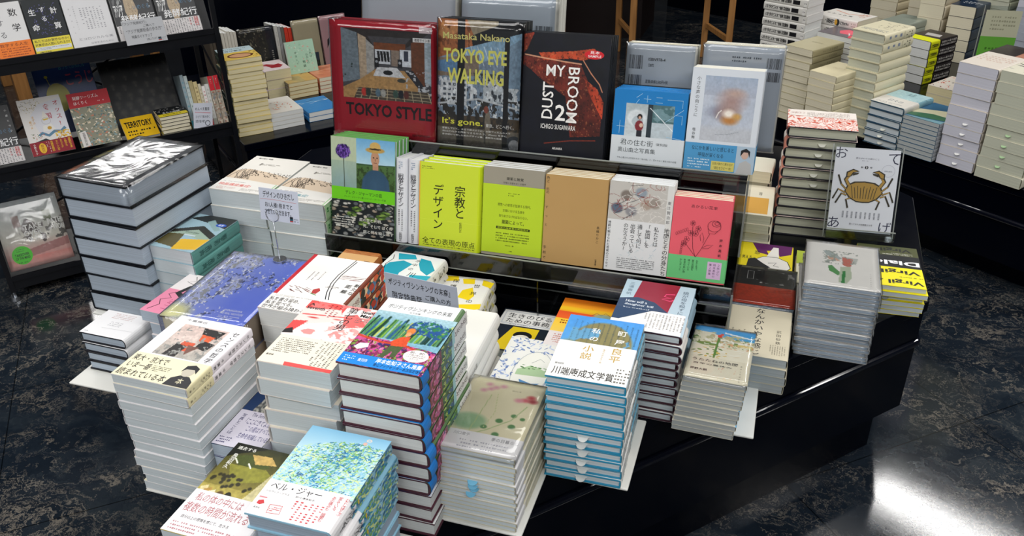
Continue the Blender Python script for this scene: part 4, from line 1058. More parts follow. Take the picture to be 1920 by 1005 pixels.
stack(S('survive', .126, .155, 'paper', '1c2430', 'black paperback with white title box and yellow cartoon figure', [
    ('p', [(.02, .03), (.98, .03), (1, .40), (0, .40)], 'e4e4e0'), ('r', .05, .06, .95, .37, 'c8ccd0'), ('r', .07, .08, .93, .35, 'e4e4e0'), ('t', '生きのびる', .12, .1, .88, .21, K, .03), ('t', 'ための事務', .12, .23, .88, .34, K, .03), ('d', .2, .36, .8, .385, 1, K),
    ('p', [(.3, .43), (.75, .43), (.72, .98), (.1, .98)], 'e6c820'), ('e', .52, .62, .16, .1, '14161a'), ('e', .52, .68, .13, .08, 'e8e4d8'), ('l', [(.42, .67), (.5, .66)], .01, K), ('l', [(.55, .66), (.62, .67)], .01, K)], 'cool', gloss=0),
    -.502, 1.347, HT + .055, 3, 1, edge='black paperback', sn='cartoon figure stack')
stack(S('sunset', .126, .178, 'paper', 'f08a20', 'paperback with orange, red and yellow painted sunset', [('a', 0, 0, 1, .72, A_sunset, 60, 70), ('r', 0, .72, 1, 1, 'e8e0e0'), ('l', [(.55, .3), (.62, .24), (.7, .28), (.76, .22), (.84, .27)], .008, '4a4a5a'), ('d', .1, .76, .9, .95, 5, 'c06a5a'), ('d', .1, .46, .3, .56, 2, '8a3018')], 'cool'),
      -.372, 1.33, HT + .1, 5, 0, edge='paperback with orange spine', sn='painted sunset stack')
stack(S('lakeboat', .126, .205, 'paper', 'e6e6e2', 'paperback with blue leaf border around a small boat on a lake', [
    ('s', .0, .0, 1, .22, 60, .11, .035, 30, 90, ['8fa4cc', '6f88b8', 'b8c4e0', '5c74a8']), ('s', .0, .0, .3, .8, 70, .11, .035, 60, 90, ['8fa4cc', '6f88b8', 'b8c4e0', '5c74a8']), ('s', .8, .0, 1, .8, 50, .11, .035, 60, 90, ['8fa4cc', '6f88b8', 'b8c4e0']),
    ('p', [(.28, .85), (.3, .35), (.4, .24), (.55, .2), (.7, .24), (.8, .35), (.82, .85)], 'e8e8e0'), ('p', [(.33, .5), (.5, .42), (.8, .48), (.8, .56), (.33, .58)], 'a8c49a'), ('s', .35, .42, .78, .48, 16, .08, .03, 0, 20, ['6a9a5a', '4a7a40']), ('p', [(.42, .64), (.62, .68), (.74, .66), (.66, .73), (.48, .72)], '4a84b8'), ('l', [(.34, .8), (.5, .78), (.6, .84), (.78, .8)], .008, '7fae9a'), ('l', [(.4, .72), (.8, .75)], .006, '7a9ab8'), ('l', [(.5, .38), (.6, .3), (.68, .34)], .006, '5a6a70'),
    ('c', .55, .52, .28, .33, .006, '8a98a8'), ('r', 0, .86, 1, 1, 'e6e6e2'), ('t', 'お砂糖ひとさじで', .3, .88, .95, .93, K)], 'white', gloss=0), -.437, 1.134, HT + .1, 4, 0, edge='white paperback', sn='lake boat stack')

stack(S('lotus', .131, .187, 'paper', 'd3cdb0', 'beige paperback with green lily pads and pink lotus in plastic', [('a', 0, 0, 1, .78, A_flowerpetals, 90, 110), ('t', 'せいいち', .58, .12, .7, .14, K)], 'cool', spn='d8d4c4', wrap=1,
      sp=[('r', 0, .0, 1, .7, 'cfc9ac'), ('s', 0, .1, 1, .6, 14, .9, .3, 80, 30, ['9fb090', 'b8c0a0', 'c8b8a8'])],
      band=dict(h=.24, col='dddcdc', ops=[('t', '川口恵子', .14, .1, .34, .26, '6a6a70'), ('t', '季の日暮らし', .62, .12, .96, .3, '6a6a70'), ('d', .25, .4, .85, .9, 3, 'a8a8b0')])),
      -.437, .938, HT + .157, 17, 0, ZT, spines=tuple(range(17)), slips=((range(6, 10), '6fb4d4', .45),), edge='thin pale paperback', sn='plastic-covered lotus stack', jit=.002)

colm = [('v', '私はその日の朝から町を歩いた', .12 + .075 * i, .06 + .02 * (i % 3), .44, .03, '2a4a5c') for i in range(12)]
stack(S('townstory', .133, .189, 'flat', '58a8cc', 'blue and olive patterned hardback with wide white band and gold title', [
    ('a', 0, 0, 1, 1, A_bubbles, 70, 90), *colm, ('v', '私の', .42, .16, .42, .13, 'f4f2ea', .02), ('v', '町屋', .76, .14, .43, .13, 'f4f2ea', .02)], 'cool', rim='2a94bc', spn='9ac4d4',
    sp=[('s', 0, 0, 1, .62, 110, .5, .3, 80, 60, ['e8ecec', '8ab4c4', '5a6a70', 'd0d8d8'])],
    band=dict(h=.56, col='e9e9e6', ops=[('v', '小説', .4, .04, .46, .15, 'b8963c', .01), ('v', '良平', .76, .02, .44, .15, 'b8963c', .01), ('t', '川端康成文学賞', .06, .72, .82, .93, '2a2622', .02), ('t', '第48回', .06, .62, .17, .67, K), ('v', '傑作な日々は小説', .6, .1, .5, .03, 'b8963c'), ('d', .83, .55, .99, .95, 5, '6a6660')], sp=[('s', 0, 0, 1, .9, 60, .5, .3, 80, 60, ['b8c4c8', '8a949a', 'd0d8d8'])])),
    -.299, 1.080, HT + .218, 12, 1, ZT, spines=tuple(range(12)), slips=((range(6, 12), 'd8dcda', .5),), edge='hardback with turquoise board edge', sn='white-band gold title stack', jit=.002)

stack(S('mother', .135, .176, 'hard', '9cb8c8', 'pale blue hardback with crimson and navy cover and white corner band', [
    ('r', 0, 0, 1, 1, 'a9c0cc'), ('p', [(.22, 0), (.78, 0), (.7, .7), (.45, .42), (.18, .4)], '8a1230'), ('p', [(.0, .42), (.25, .36), (.5, .42), (.76, .62), (.72, 1), (0, 1)], '1c3a5c'), ('t', 'How will a', .1, .43, .4, .48, 'd8e0e8', .01), ('t', 'daughter kill', .1, .5, .5, .55, 'd8e0e8', .01), ('t', 'her mother?', .1, .57, .46, .62, 'd8e0e8', .01),
    ('v', '三浦香帆', .1, .05, .34, .08, '5c7484'), ('v', '娘が母を殺すには', .88, .1, .66, .09, '4a6070'), ('l', [(.74, .2), (.62, .22), (.6, .27), (.7, .28), (.58, .33), (.7, .35), (.74, .32)], .02, 'e04a78'), ('v', '母の呪い', .16, .66, .9, .07, 'c84a5c'), ('v', '娘たち', .27, .7, .92, .07, 'c84a5c'), ('d', .35, .66, .7, .95, 8, 'b8c4d0', 1)],
    'cool', rim='3c1424', spn='93b0c0', band=dict(h=.4, col='e6e4e0', ops=[('p', [(0, 0), (.5, 0), (.1, .6), (0, .6)], '1c3a5c'), ('d', .42, .12, .98, .8, 12, '6a6a70', 1)])),
    -.238, 1.288, HT + .193, 10, -1, spines=(), slips=((range(5, 10), '4a525c', .12),), edge='hardback with maroon board edge', sn='crimson and navy cover stack', jit=.0025)

stack(S('napmap', .112, .172, 'paper', 'd8d4c4', 'plastic-covered paperback with seaside painting and a red-tipped post', [('a', 0, 0, 1, .62, A_waves, 80, 80), ('r', 0, .56, 1, 1, 'dfd9c0'), ('a', 0, 0, 1, .6, A_waves, 80, 60), ('s', .02, .2, .95, .6, 26, .22, .02, -15, 35, ['f4f2e8', 'e8e0c0', 'c8a878']), ('s', .02, .4, .6, .6, 24, .12, .05, 0, 30, ['7a9a4a', '5c7c3c', 'd8b850']), ('l', [(.42, .2), (.4, .6)], .035, '5c8a3a'), ('e', .43, .17, .04, .03, 'd8402c'), ('s', .28, .1, .58, .3, 12, .1, .012, 60, 90, ['f4f4ec', 'e88070']), ('t', 'うたたねの地図', .08, .64, .8, .69, K, .02), ('t', '百年の夏休み', .1, .72, .72, .75, K), ('t', '岡野大嗣', .08, .82, .34, .86, K, .01), ('s', .5, .76, .8, .98, 14, .04, .01, 90, 40, ['e07a60', 'e8b050']), ('v', '詩のことばたち', .86, .66, .98, .03, K)], 'grey', spn='6fb4dc', wrap=1),
      -.094, 1.261, HT + .131, 11, -1.3, ZT, edge='thin paperback with grey page edges', sn='plastic-covered seaside stack', jit=.0015, dx=tuple((i, (-.0012 * i, 0)) for i in range(1, 11)))

stack(S('longrain', .128, .180, 'paper', 'ccc4ac', 'beige paperback with tall brush-written black title', [('v', 'なんかいやな感じ', .5, .0, .98, .16, K, .01), ('v', '武田砂鉄', .82, .42, .72, .08, K), ('d', .7, .74, .95, .92, 7, '6a6458', 1), ('v', 'そりゃあ違和感の', .12, .5, .75, .045, K), ('v', 'それでは社会の', .22, .52, .78, .045, K), ('v', 'ずっと感じていた', .3, .5, .75, .04, K)], 'grey', gloss=0),
      -.040, 1.432, HT + .080, 4, -1.2, edge='grey-edged beige paperback', sn='brush title stack', jit=.003)
stack(S('blackred', .134, .168, 'paper', '1a1a1a', 'glossy wrapped book with black pixel pattern above red', [('a', 0, 0, 1, 1, A_blackred, 90, 100), ('l', [(.2, .12), (.3, .12), (.3, .34), (.2, .34), (.2, .12)], .006, 'c8c8c4')], 'slate', wrap=1, rim='20242c'),
      -.037, 1.656, HT + .06, 4, 0, edge='thin dark-edged book', sn='black and red cover stack', jit=.003)
stack(S('comichand', .125, .139, 'paper', 'e8d41c', 'yellow paperback with drawn hand under a purple shape', [
    ('p', [(.22, 0), (.98, 0), (.96, .3), (.75, .42), (.7, .2), (.5, .25), (.55, .4), (.35, .35)], '5c1a5c'), ('p', [(.62, .1), (.72, .1), (.74, .5), (.5, .5)], 'ece8e0'), ('p', [(.3, .62), (.45, .48), (.7, .46), (.9, .58), (.96, .8), (.85, .98), (.6, .95), (.4, .85), (.2, .85)], 'ece8e0'), ('l', [(.3, .62), (.45, .48), (.7, .46), (.9, .58), (.96, .8), (.85, .98)], .016, K), ('p', [(.18, .62), (.3, .56), (.45, .72), (.6, .85), (.4, .95), (.16, .88)], K), ('l', [(.55, .7), (.7, .66), (.65, .78), (.75, .8)], .014, K), ('t', '恋', .28, .28, .38, .42, K, .03), ('t', '笑える', .06, .5, .24, .62, K, .03)], 'cream', gloss=0),
    -.037, 1.828, HT + .05, 3, 0, edge='yellow paperback', sn='drawn hand stack')
stack(S('greentop', .118, .16, 'paper', 'd8d4bc', 'cream book with lime green upper strip', [('r', 0, 0, 1, .42, 'a8b83c'), ('d', .2, .08, .8, .3, 3, '4a5a20'), ('l', [(.2, .34), (.8, .34)], .008, '4a5a20')], 'cream', gloss=0), .096, 1.795, HT + .05, 3, 0, edge='cream book', sn='lime strip stack')

stack(S('artmag', .145, .191, 'paper', 'd9d7d2', 'white magazine with green and grey painted collage in clear plastic', [('a', .05, .05, .95, .95, A_greenpaint, 90, 110), ('v', 'たべるのがおそい', .87, .62, .95, .025, '8a8a88')], 'slate', wrap=2, name='magazine', cat='magazine', spn='c8d0d8'),
      .101, 1.580, HT + .173, 20, -1, edge='thin magazine in clear plastic', sn='tall magazine stack at table corner', jit=.003)

stack(S('dialogue', .132, .194, 'paper', 'e8dc1c', 'yellow and black paperback with upside-down lettering at table corner', [
    ('r', 0, .72, 1, 1, '4a4e2c'), ('r', 0, .46, 1, .76, '16181a'), ('r', 0, 0, 1, .46, 'ecdf1a'), ('t', 'Virgil', .1, .86, .62, .97, K, .03), ('t', 'Dialog', .02, .52, .98, .66, 'ececec', .03), ('d', .1, .77, .6, .83, 2, 'c8c8c0'), ('t', 'Virgil A', .04, .3, .98, .42, K, .03), ('t', 'Virgil Ab', .02, .06, .98, .18, K, .03), ('d', .02, .22, .9, .25, 1, K)], 'cool', gloss=0),
      .236, 1.792, HT + .074, 6, 1.5, allflip=True, slips=(((2,), '9aa0a8', .6),), edge='grey-edged paperback', sn='yellow and black stack', jit=.004, dx=((1, (.002, -.006)),))

stack(S('orangeswirl', .166, .132, 'hard', 'ecd8d0', 'book with swirling orange-red paint cover and printed band', [('a', 0, 0, 1, 1, A_swirl, 90, 80)], 'sage', rim='2a2a34', spn='d8907c',
      sp=[('s', 0, 0, 1, 1, 60, 1.2, .5, 80, 60, ['dd6a50', 'f2e3dc', 'c8452e'])], band=dict(h=.36, col='e4dcd4', ops=[('d', .1, .1, .7, .8, 5, '8a7a74'), ('t', 'ことばの', .75, .3, .95, .6, '8a3a30')])),
      .034, 2.13, HT + .30, 11, 1, allflip=True, slips=((range(1, 6), 'c8c8bc', .5),), edge='thick hardback with grey pages', sn='orange swirl stack', jit=.003)

stack(S('yellowsq', .13, .18, 'paper', 'e2dcc6', 'cream paperback with plain yellow-orange square', [('r', .08, .42, .9, .95, 'd8a44c'), ('t', '詩論', .7, .22, .76, .34, K)], 'sage', gloss=0), -.102, 1.975, HT + .122, 5, 0, edge='cream paperback', sn='orange square stack', jit=.003)
stack(S('creampile', .12, .10, 'paper', 'e2dfcc', 'blank cream book behind the orange square cover', [], 'cream', gloss=0), -.105, 2.165, HT + .16, 5, -3, edge='blank cream book', sn='cream pile behind the acrylic shelf', jit=.004)

stack(S('belljar', .131, .188, 'hard', '9ccbe2', 'pale blue hardback with painted leaf strokes and white band', [('a', 0, 0, 1, .68, A_belljar, 190, 190), ('c', .09, .63, .008, .008, .003, K)], 'slate', spn='86b8d0', gloss=1,
      sp=[('s', 0, .02, 1, .72, 160, .6, .25, 100, 40, ['2f7fb0', '3f9ab8', 'a8d4e4', '9cc860', '6fae6c', 'd8e89a', '2c5f8c']), ('e', .5, .6, .2, .012, 'e8c840')],
      band=dict(h=.36, col='ebe9ea', ops=[('t', 'ベル・ジャー', .06, .06, .66, .26, K), ('t', 'シルヴィア・プラス', .05, .3, .32, .35, K), ('t', '訳:小澤身和子', .4, .3, .62, .35, K), ('d', .42, .42, .78, .9, 6, 'c84a50', 1), ('v', 'わたしはぜんぶ', .95, .08, .55, .05, 'c84a50'), ('v', '覚えている。', .87, .08, .5, .05, 'c84a50'), ('v', 'あの痛みも 暗闇も', .8, .1, .8, .05, 'c84a50'),
                                                           ('p', [(.05, .62), (.1, .58), (.13, .66), (.09, .72), (.05, .7)], 'c83a40'), ('l', [(.2, .66), (.34, .64), (.36, .85), (.22, .88), (.2, .66)], .006, 'c83a40'), ('d', .22, .69, .34, .83, 3, 'c83a40'), ('t', '晶文社', .05, .78, .12, .82, K), ('r', .03, .5, .12, .53, 'd88a90')], sp=[('v', 'ベル・ジャー', .5, .1, .7, .5, K)])),
      -.609, .688, HT + .205, 7, 0, ZT, spines=tuple(range(4)), blanks=(4, 5, 6), flips=(4, 5, 6), edge='pale blue hardback', sn='painted leaf stack at front', jit=.004, dx=((1, (.006, 0)), (2, (.008, 0)), (3, (.008, 0))))

stack(S('classroom', .130, .190, 'paper', 'c9b870', 'paperback with yellow-green classroom photo and white band, red lettering', [('a', 0, 0, 1, .8, A_classroom, 120, 140), ('t', '過去する', .05, .03, .3, .07, 'f0f0e8', .01), ('v', '鳥羽和久', .1, .12, .3, .07, 'f0f0e8', .01)], 'cool', gloss=0,
      band=dict(h=.44, col='e7e4e6', ops=[('t', '私の体の中には', .08, .06, .68, .26, 'b0646a', .0), ('t', '複数の時間が流れる', .04, .3, .86, .52, 'b0646a', .0), ('t', '自分以上の感情を感じて、生きろ', .1, .6, .7, .67, K), ('d', .06, .74, .9, .96, 3, 'b8848a')])),
      -.745, .672, HT + .15, 5, -1, ZT, edge='white paperback', sn='classroom photo stack at front')

stack(S('wonder', .087, .15, 'paper', '1f3a66', 'small navy book with grey stone photo and lilac band', [('a', 0, 0, 1, 1, A_stone, 60, 80)], 'blue', gloss=0, spn='d8d4e0', sp=[('d', .1, .5, .9, .9, 2, '3a3a6a', 1)],
      band=dict(h=.6, col='d4d0de', ops=[('t', 'The Sense of Wonder', .3, .04, 1.0, .14, '3a3a6a'), ('t', '「ここにきてよかった」', .28, .2, 1.0, .36, '2a2a6a'), ('t', 'この星はすべての', .42, .4, .96, .54, '3a3a7a'), ('t', '生命を祝福している', .36, .6, .98, .74, '3a3a7a'), ('v', '写真とことば', .16, .1, .7, .1, '3a3a6a'), ('d', .05, .76, .3, .95, 3, '3a3a6a')])),
      -.802, .869, HT + .128, 5, 0, edge='small navy book with lilac band', sn='navy and lilac stack', jit=.002)

# ================================================================== acrylic display riser
def riser():
    o = bpy.data.objects.new('display_riser', None); COL.objects.link(o); o.location = (-.475, 1.6, HT)
    tag(o, 'stepped smoked and clear acrylic riser holding two rows of face-out books', 'display stand')
    def part(nm, b, mt, lab=None):
        m = MB(); m.box(b[0] + .475, b[1] - 1.6, b[2], b[3] + .475, b[4] - 1.6, b[5]); p = link(nm, m.mesh(nm, [mt]), o)
        if lab: p['label'] = lab
        return p
    L, Rr = -.917, -.035
    def slab(nm, y, z, d, tl, mt, th=.004):
        m = MB(); m.box(0, 0, -th, Rr - L, d, 0); link(nm, m.mesh(nm, [mt]), o, loc=(L + .475, y - 1.6, z), rot=(-R(tl), 0, 0))
    slab('shelf_panel', 1.490, .1812, .145, 12, M_SMOKE)
    slab('shelf_panel', 1.632, .3600, .30, 8.5, M_SMOKE)
    part('shelf_panel', (L, 1.60, .050, Rr, 1.66, .054), M_SMOKE)
    part('front_lip', (L, 1.483, .150, Rr, 1.4865, .188), M_SMOKE)
    part('front_lip', (L, 1.626, .330, Rr, 1.6295, .368), M_SMOKE)
    part('riser_panel', (L, 1.63, .005, Rr, 1.634, .352), M_SMOKE)
    for z, y in ((.1895, 1.483), (.1475, 1.483), (.3695, 1.626), (.3275, 1.626), (.0555, 1.598)):
        part('polished_edge', (L, y, z - .001, Rr, y + .003, z + .001), M_EDGE)
    for x in (L - .003, -.43, Rr + .001):
        part('side_panel', (x, 1.49, .001, x + .003, 1.99, .1735) if x > -.5 and x < -.1 else (x, 1.49, .001, x + .003, 1.99, .1735), M_ACRYL)
    for x in (L - .003, Rr + .001): part('side_panel', (x, 1.64, .18, x + .003, 1.99, .353), M_ACRYL)
    for x in (L - .0035, Rr + .0005):
        part('polished_edge', (x, 1.487, .001, x + .004, 1.4895, .1735), M_EDGE)
        part('polished_edge', (x, 1.6365, .18, x + .004, 1.639, .353), M_EDGE)
riser()

Y1, Zl = 1.508, HT + .1792
Y2, Zu = 1.655, HT + .3588
faceout(S('garden', .152, .220, 'hard', '8a9a80', 'garden photo book with man in straw hat and purple flower', [
    ('a', 0, 0, .4, .52, A_flower, 60, 110), ('a', .4, 0, 1, .52, A_gardener, 110, 130), ('a', 0, .62, 1, 1, A_pebbles, 140, 90), ('r', 0, .5, 1, .63, '6cc81e'), ('t', 'デレク・ジャーマンの庭', .22, .53, .8, .57, '24401a', .01), ('t', 'デレク・ジャーマン著 ハワード・スーリー写真', .2, .585, .86, .605, '24401a'),
    ('d', .04, .8, .36, .92, 5, 'e8e8e0'), ('t', '庭の生と光明、', .44, .8, .8, .835, 'f0f0e8'), ('t', '死。そして ぼくの', .5, .86, .96, .895, 'f0f0e8'), ('t', '庭と死を映し出す', .5, .92, .98, .955, 'f0f0e8')], 'cool', rim='5c9a4c', left=True, T=.018, edge='garden photo book with green band', name='photo_book', cat='photo book', spn='2a3a48'),
    -.912, Y1, Zl, 4, 12, 0, 'garden book row')
def warspine(n):
    return S('warspine%d' % n, .128, .186, 'hard', 'dfe0e4', 'spine', [], 'white', gloss=0, spn='dcdde2', T=.0275, sp=[('d', .3, .03, .7, .12, 4, '5a7a9a'), ('v', '戦争とデザイン', .5, .18, .56, .6, '2a2a30'), ('d', .2, .6, .8, .86, 2, '5a5a60', 1), ('v', '松田行正', .5, .88, .98, .3, '2a2a30')])
for i, x in enumerate((-.7325, -.7035)):
    sp = warspine(1)
    # spine outward: the book's right side is turned to the viewer
    ob = book(sp, ('left' if i == 0 else 'right') + ' of two white war and design hardbacks standing spine out', 'white spine-out hardbacks', (0, 0, 0), (0, 0, 0), 'spine')
    t = R(12)
    ex, ey, ez = Vector((0, -math.cos(t), math.sin(t))), Vector((0, math.sin(t), math.cos(t))), Vector((-1, 0, 0))
    ob.matrix_world = Matrix.Translation(Vector((x, Y1, Zl)) - ex * sp['W']) @ Matrix((ex, ey, ez)).transposed().to_4x4()
faceout(S('religion', .140, .186, 'hard', 'cadb34', 'bright yellow-green book with large black vertical title', [('t', 'Faith / Design', .04, .045, .2, .06, K, .02), ('d', .04, .068, .4, .08, 1, K), ('v', '宗教と', .66, .24, .62, .18, '26280c', .01), ('v', 'デザイン', .31, .24, .78, .18, '26280c', .01), ('v', '松田行正', .68, .66, .78, .045, '26280c'),
    ('t', '全ての表現の原点', .06, .88, .92, .955, '26280c', .0), ('t', '人間が見たことのない色とかたち', .06, .965, .92, .98, '26280c', .01), ('r', 0, .665, 1, .6665, 'e2ee60'), ('l', [(.006, 0), (.006, .6), (.004, 1)], .012, 'f0983c')], 'white', gloss=0, spn='c8dc1c', T=.026, edge='yellow-green book with white page top', sp=[('v', '宗教とデザイン', .5, .2, .7, .6, '26280c')]),
    -.702, Y1 - .002, Zl, 3, 12, 0, 'yellow-green row')
faceout(S('architecture', .131, .190, 'paper', '9a9484', 'grey-brown book with lime band and centred small text', [('t', '建築と触覚', .38, .1, .66, .135, '24241c', .01), ('t', '空間と五感をめぐる哲学', .33, .155, .7, .175, '24241c'), ('t', 'ユハニ・パッラスマー', .4, .2, .64, .215, '24241c')], 'white', gloss=0, T=.016, edge='grey-brown book',
    band=dict(h=.78, y0=.03, col='b9d42a', ops=[('d', .42, .1, .6, .16, 2, '5a6a10'), ('t', '視覚への依存が加速する現代、', .25, .26, .8, .305, '3a440c'), ('t', '空間における五感を', .34, .345, .7, .385, '3a440c'), ('t', '取り戻さなければならない。', .28, .425, .76, .465, '3a440c'), ('t', '建築によって。', .33, .5, .7, .56, '2c340a', .01), ('r', .24, .6, .8, .635, '22280a'), ('t', '感覚の諸要素の再発見を', .26, .605, .78, .63, 'c4e01e'), ('d', .24, .68, .8, .83, 4, '5a6a10'), ('d', .4, .86, .62, .89, 1, '5a6a10'), ('d', .47, .94, .54, .97, 1, '5a6a10')])),
    -.559, Y1 + .001, Zl, 4, 12, .5, 'grey-brown lime band row')
faceout(S('kraft', .130, .186, 'paper', 'b8935c', 'plain kraft brown book with tiny black lettering', [('v', '色と', .04, .02, .1, .055, K), ('v', '形の', .04, .15, .22, .055, K), ('v', 'ずっと', .04, .32, .62, .05, K), ('v', '手前で', .04, .8, .98, .055, K), ('v', '長嶋りかこ', .88, .52, .72, .05, K), ('v', '村畑文庫', .88, .9, .97, .03, K)], 'cream', gloss=0, T=.014, edge='kraft brown book', wrap=0),
    -.426, Y1 + .003, Zl, 5, 12, .6, 'kraft brown row')
faceout(S('mapself', .128, .186, 'hard', 'dfe0e0', 'white book with scribbled specimen drawing across its top', [('a', 0, 0, .9, .42, A_scribbles, 100, 80), ('r', .9, 0, 1, 1, 'dcdcd8'), ('v', '東辻賢治郎', .94, .16, .42, .06, K), ('v', '地図とその分身たち', .94, .46, 1.0, .09, K, .01), ('v', '私たちは', .78, .46, .68, .085, K), ('v', '「地図」を', .65, .45, .7, .085, K), ('v', '通して何に', .52, .45, .72, .085, K), ('v', '出会っている', .41, .45, .78, .085, K), ('v', 'のだろうか?', .3, .45, .76, .08, K), ('v', '地図に魅せられた思索のエッセイ', .04, .44, .98, .05, K), ('d', .2, .84, .78, .97, 6, '4a4a4e'), ('s', .2, .6, .8, .84, 26, .1, .008, 30, 90, ['c4d4d8', 'b4c8d0'])], 'white', gloss=0, T=.016, edge='white book'),
    -.294, Y1 + .006, Zl, 4, 12, .6, 'scribbled specimen row')
fl = [('t', 'あかるい花束', .3, .08, .74, .12, '3c1c24', .0)]
for cx, cy, r in ((.28, .5, .05), (.34, .42, .05), (.42, .42, .05), (.46, .36, .05), (.36, .3, .045), (.24, .55, .05)):
    for q in range(5):
        a = q * 1.26; fl.append(('c', cx + r * .55 * math.cos(a), cy + r * .4 * math.sin(a), r * .45, r * .35, .004, '5c1c2c'))
fl += [('l', [(.46, .7), (.4, .6), (.38, .5), (.36, .34)], .006, '5c1c2c'), ('l', [(.46, .7), (.36, .62), (.28, .56), (.26, .54)], .006, '5c1c2c'), ('l', [(.46, .7), (.54, .6), (.6, .5), (.66, .4)], .006, '5c1c2c'), ('c', .72, .31, .11, .065, .006, '5c1c2c'), ('c', .75, .28, .07, .035, .006, '5c1c2c'), ('c', .76, .275, .035, .02, .006, '5c1c2c'), ('l', [(.61, .31), (.64, .4), (.74, .4), (.83, .33)], .006, '5c1c2c'),
       ('l', [(.56, .58), (.64, .54), (.74, .53), (.66, .58), (.56, .59)], .006, '5c1c2c'), ('l', [(.52, .5), (.5, .44), (.53, .4), (.57, .46), (.56, .52)], .006, '5c1c2c')]
for i in range(6): fl.append(('c', .1 + i * .035, .44 - i * .012, .014, .02, .004, '5c1c2c')); fl.append(('c', .21 - i * .002, .56 + i * .022, .016, .01, .004, '5c1c2c'))
fl.append(('v', '岡本真帆', .86, .44, .68, .055, '3c1c24', .01))
faceout(S('bouquet', .114, .170, 'paper', 'e8606c', 'pink book with outlined flowers and green band', fl, 'cream', gloss=0, T=.013, edge='pink book',
    band=dict(h=.29, y0=.015, col='6cc47c', ops=[('r', .68, .14, .92, .86, 'd4b4d4'), ('v', '２年ぶり', .87, .2, .7, .05, '3c1c44'), ('v', '岡本真帆の', .8, .2, .8, .045, '3c1c44'), ('v', '第２歌集', .73, .2, .7, .045, '3c1c44'), ('v', 'わたしもう、', .5, .14, .62, .045, '1c3c24'), ('v', '夏の合図を', .43, .14, .6, .045, '1c3c24'), ('v', '待っている', .36, .14, .62, .045, '1c3c24'), ('v', '冬至の長い夜', .29, .14, .74, .045, '1c3c24'), ('v', 'からずっと', .22, .14, .66, .045, '1c3c24')])),
    -.165, Y1 + .004, Zl, 4, 12, .6, 'pink flower row')

# upper row
faceout(S('tokyoroom', .246, .256, 'flat', 'a81c2c', 'red photo book with cluttered room picture in clear wrap', [('a', .11, .06, .97, .65, A_room, 260, 190), ('t', 'TOKYO STYLE', .13, .69, .97, .8, '1c1418', .045), ('t', 'apartamento', .78, .92, .95, .95, '1c1418', .01), ('r', .8, .11, .97, .145, 'e6e6e6'), ('t', '著者サイン本', .815, .115, .96, .14, '16161a', .03), ('r', .86, .02, .98, .07, 'd8c4c8')], 'cool', T=.028, wrap=1, edge='red photo book', name='photo_book', cat='photo book', rim='7a1420'),
    -.953, Y2 - .012, Zu, 2, 8, 0, 'red room photo row')
faceout(S('street', .186, .270, 'flat', '0c0e14', 'photo book with yellow-lettered city street collage', [('a', 0, 0, 1, 1, A_street, 200, 280), ('t', 'Masataka Nakano', .06, .1, .86, .15, 'ece48a', .012), ('t', 'TOKYO EYE', .07, .22, .83, .33, 'f0ee70', .028), ('t', 'WALKING', .12, .37, .8, .49, 'f0ee70', .028), ('t', "It's gone.", .06, .765, .56, .83, 'f0ee50', .015), ('t', '東京、どこへ行く。', .6, .79, .94, .82, 'f2f2ee', .03),
    ('t', '変貌していく。まるで遊ぶように。大型フィルムカメラ', .06, .845, .9, .86, 'f2f2ee', .01), ('t', '次はだれかと撮影できるだろう、iPhone を手に', .06, .87, .86, .885, 'f2f2ee', .01), ('t', '歩き続けて写した街のデザイン集、最新作の到来', .06, .895, .8, .91, 'f2f2ee', .01)], 'cool', T=.020, edge='black-backed photo book', name='photo_book', cat='photo book', wrap=1),
    -.703, Y2 - .008, Zu, 4, 10, 0, 'city street photo row')
faceout(S('rustroom', .183, .252, 'flat', '070a14', 'black photo book with rust-red texture and white turned title', [('a', 0, 0, 1, 1, A_rust, 170, 230), ('t', 'MY', .28, .25, .5, .34, 'eeece8', .008), ('e', .82, .15, .11, .035, 'cc1c28'), ('t', '見本', .77, .12, .88, .145, 'f0e8e8', .02), ('t', 'SAMPLE', .75, .152, .9, .172, 'f0e8e8', .01), ('t', '2', .41, .57, .53, .70, 'eeece8', .015), ('t', 'ICHIGO SUGAWARA', .25, .735, .66, .775, 'e4e2de', .008), ('t', 'AKAAKA', .4, .925, .52, .945, 'd8d6d2', .03)], 'cool', T=.020, edge='black photo book', name='photo_book', cat='photo book', left=True, rim='0a0c12'),
    -.516, Y2 - .004, Zu, 4, 12, 0, 'black and rust photo row')
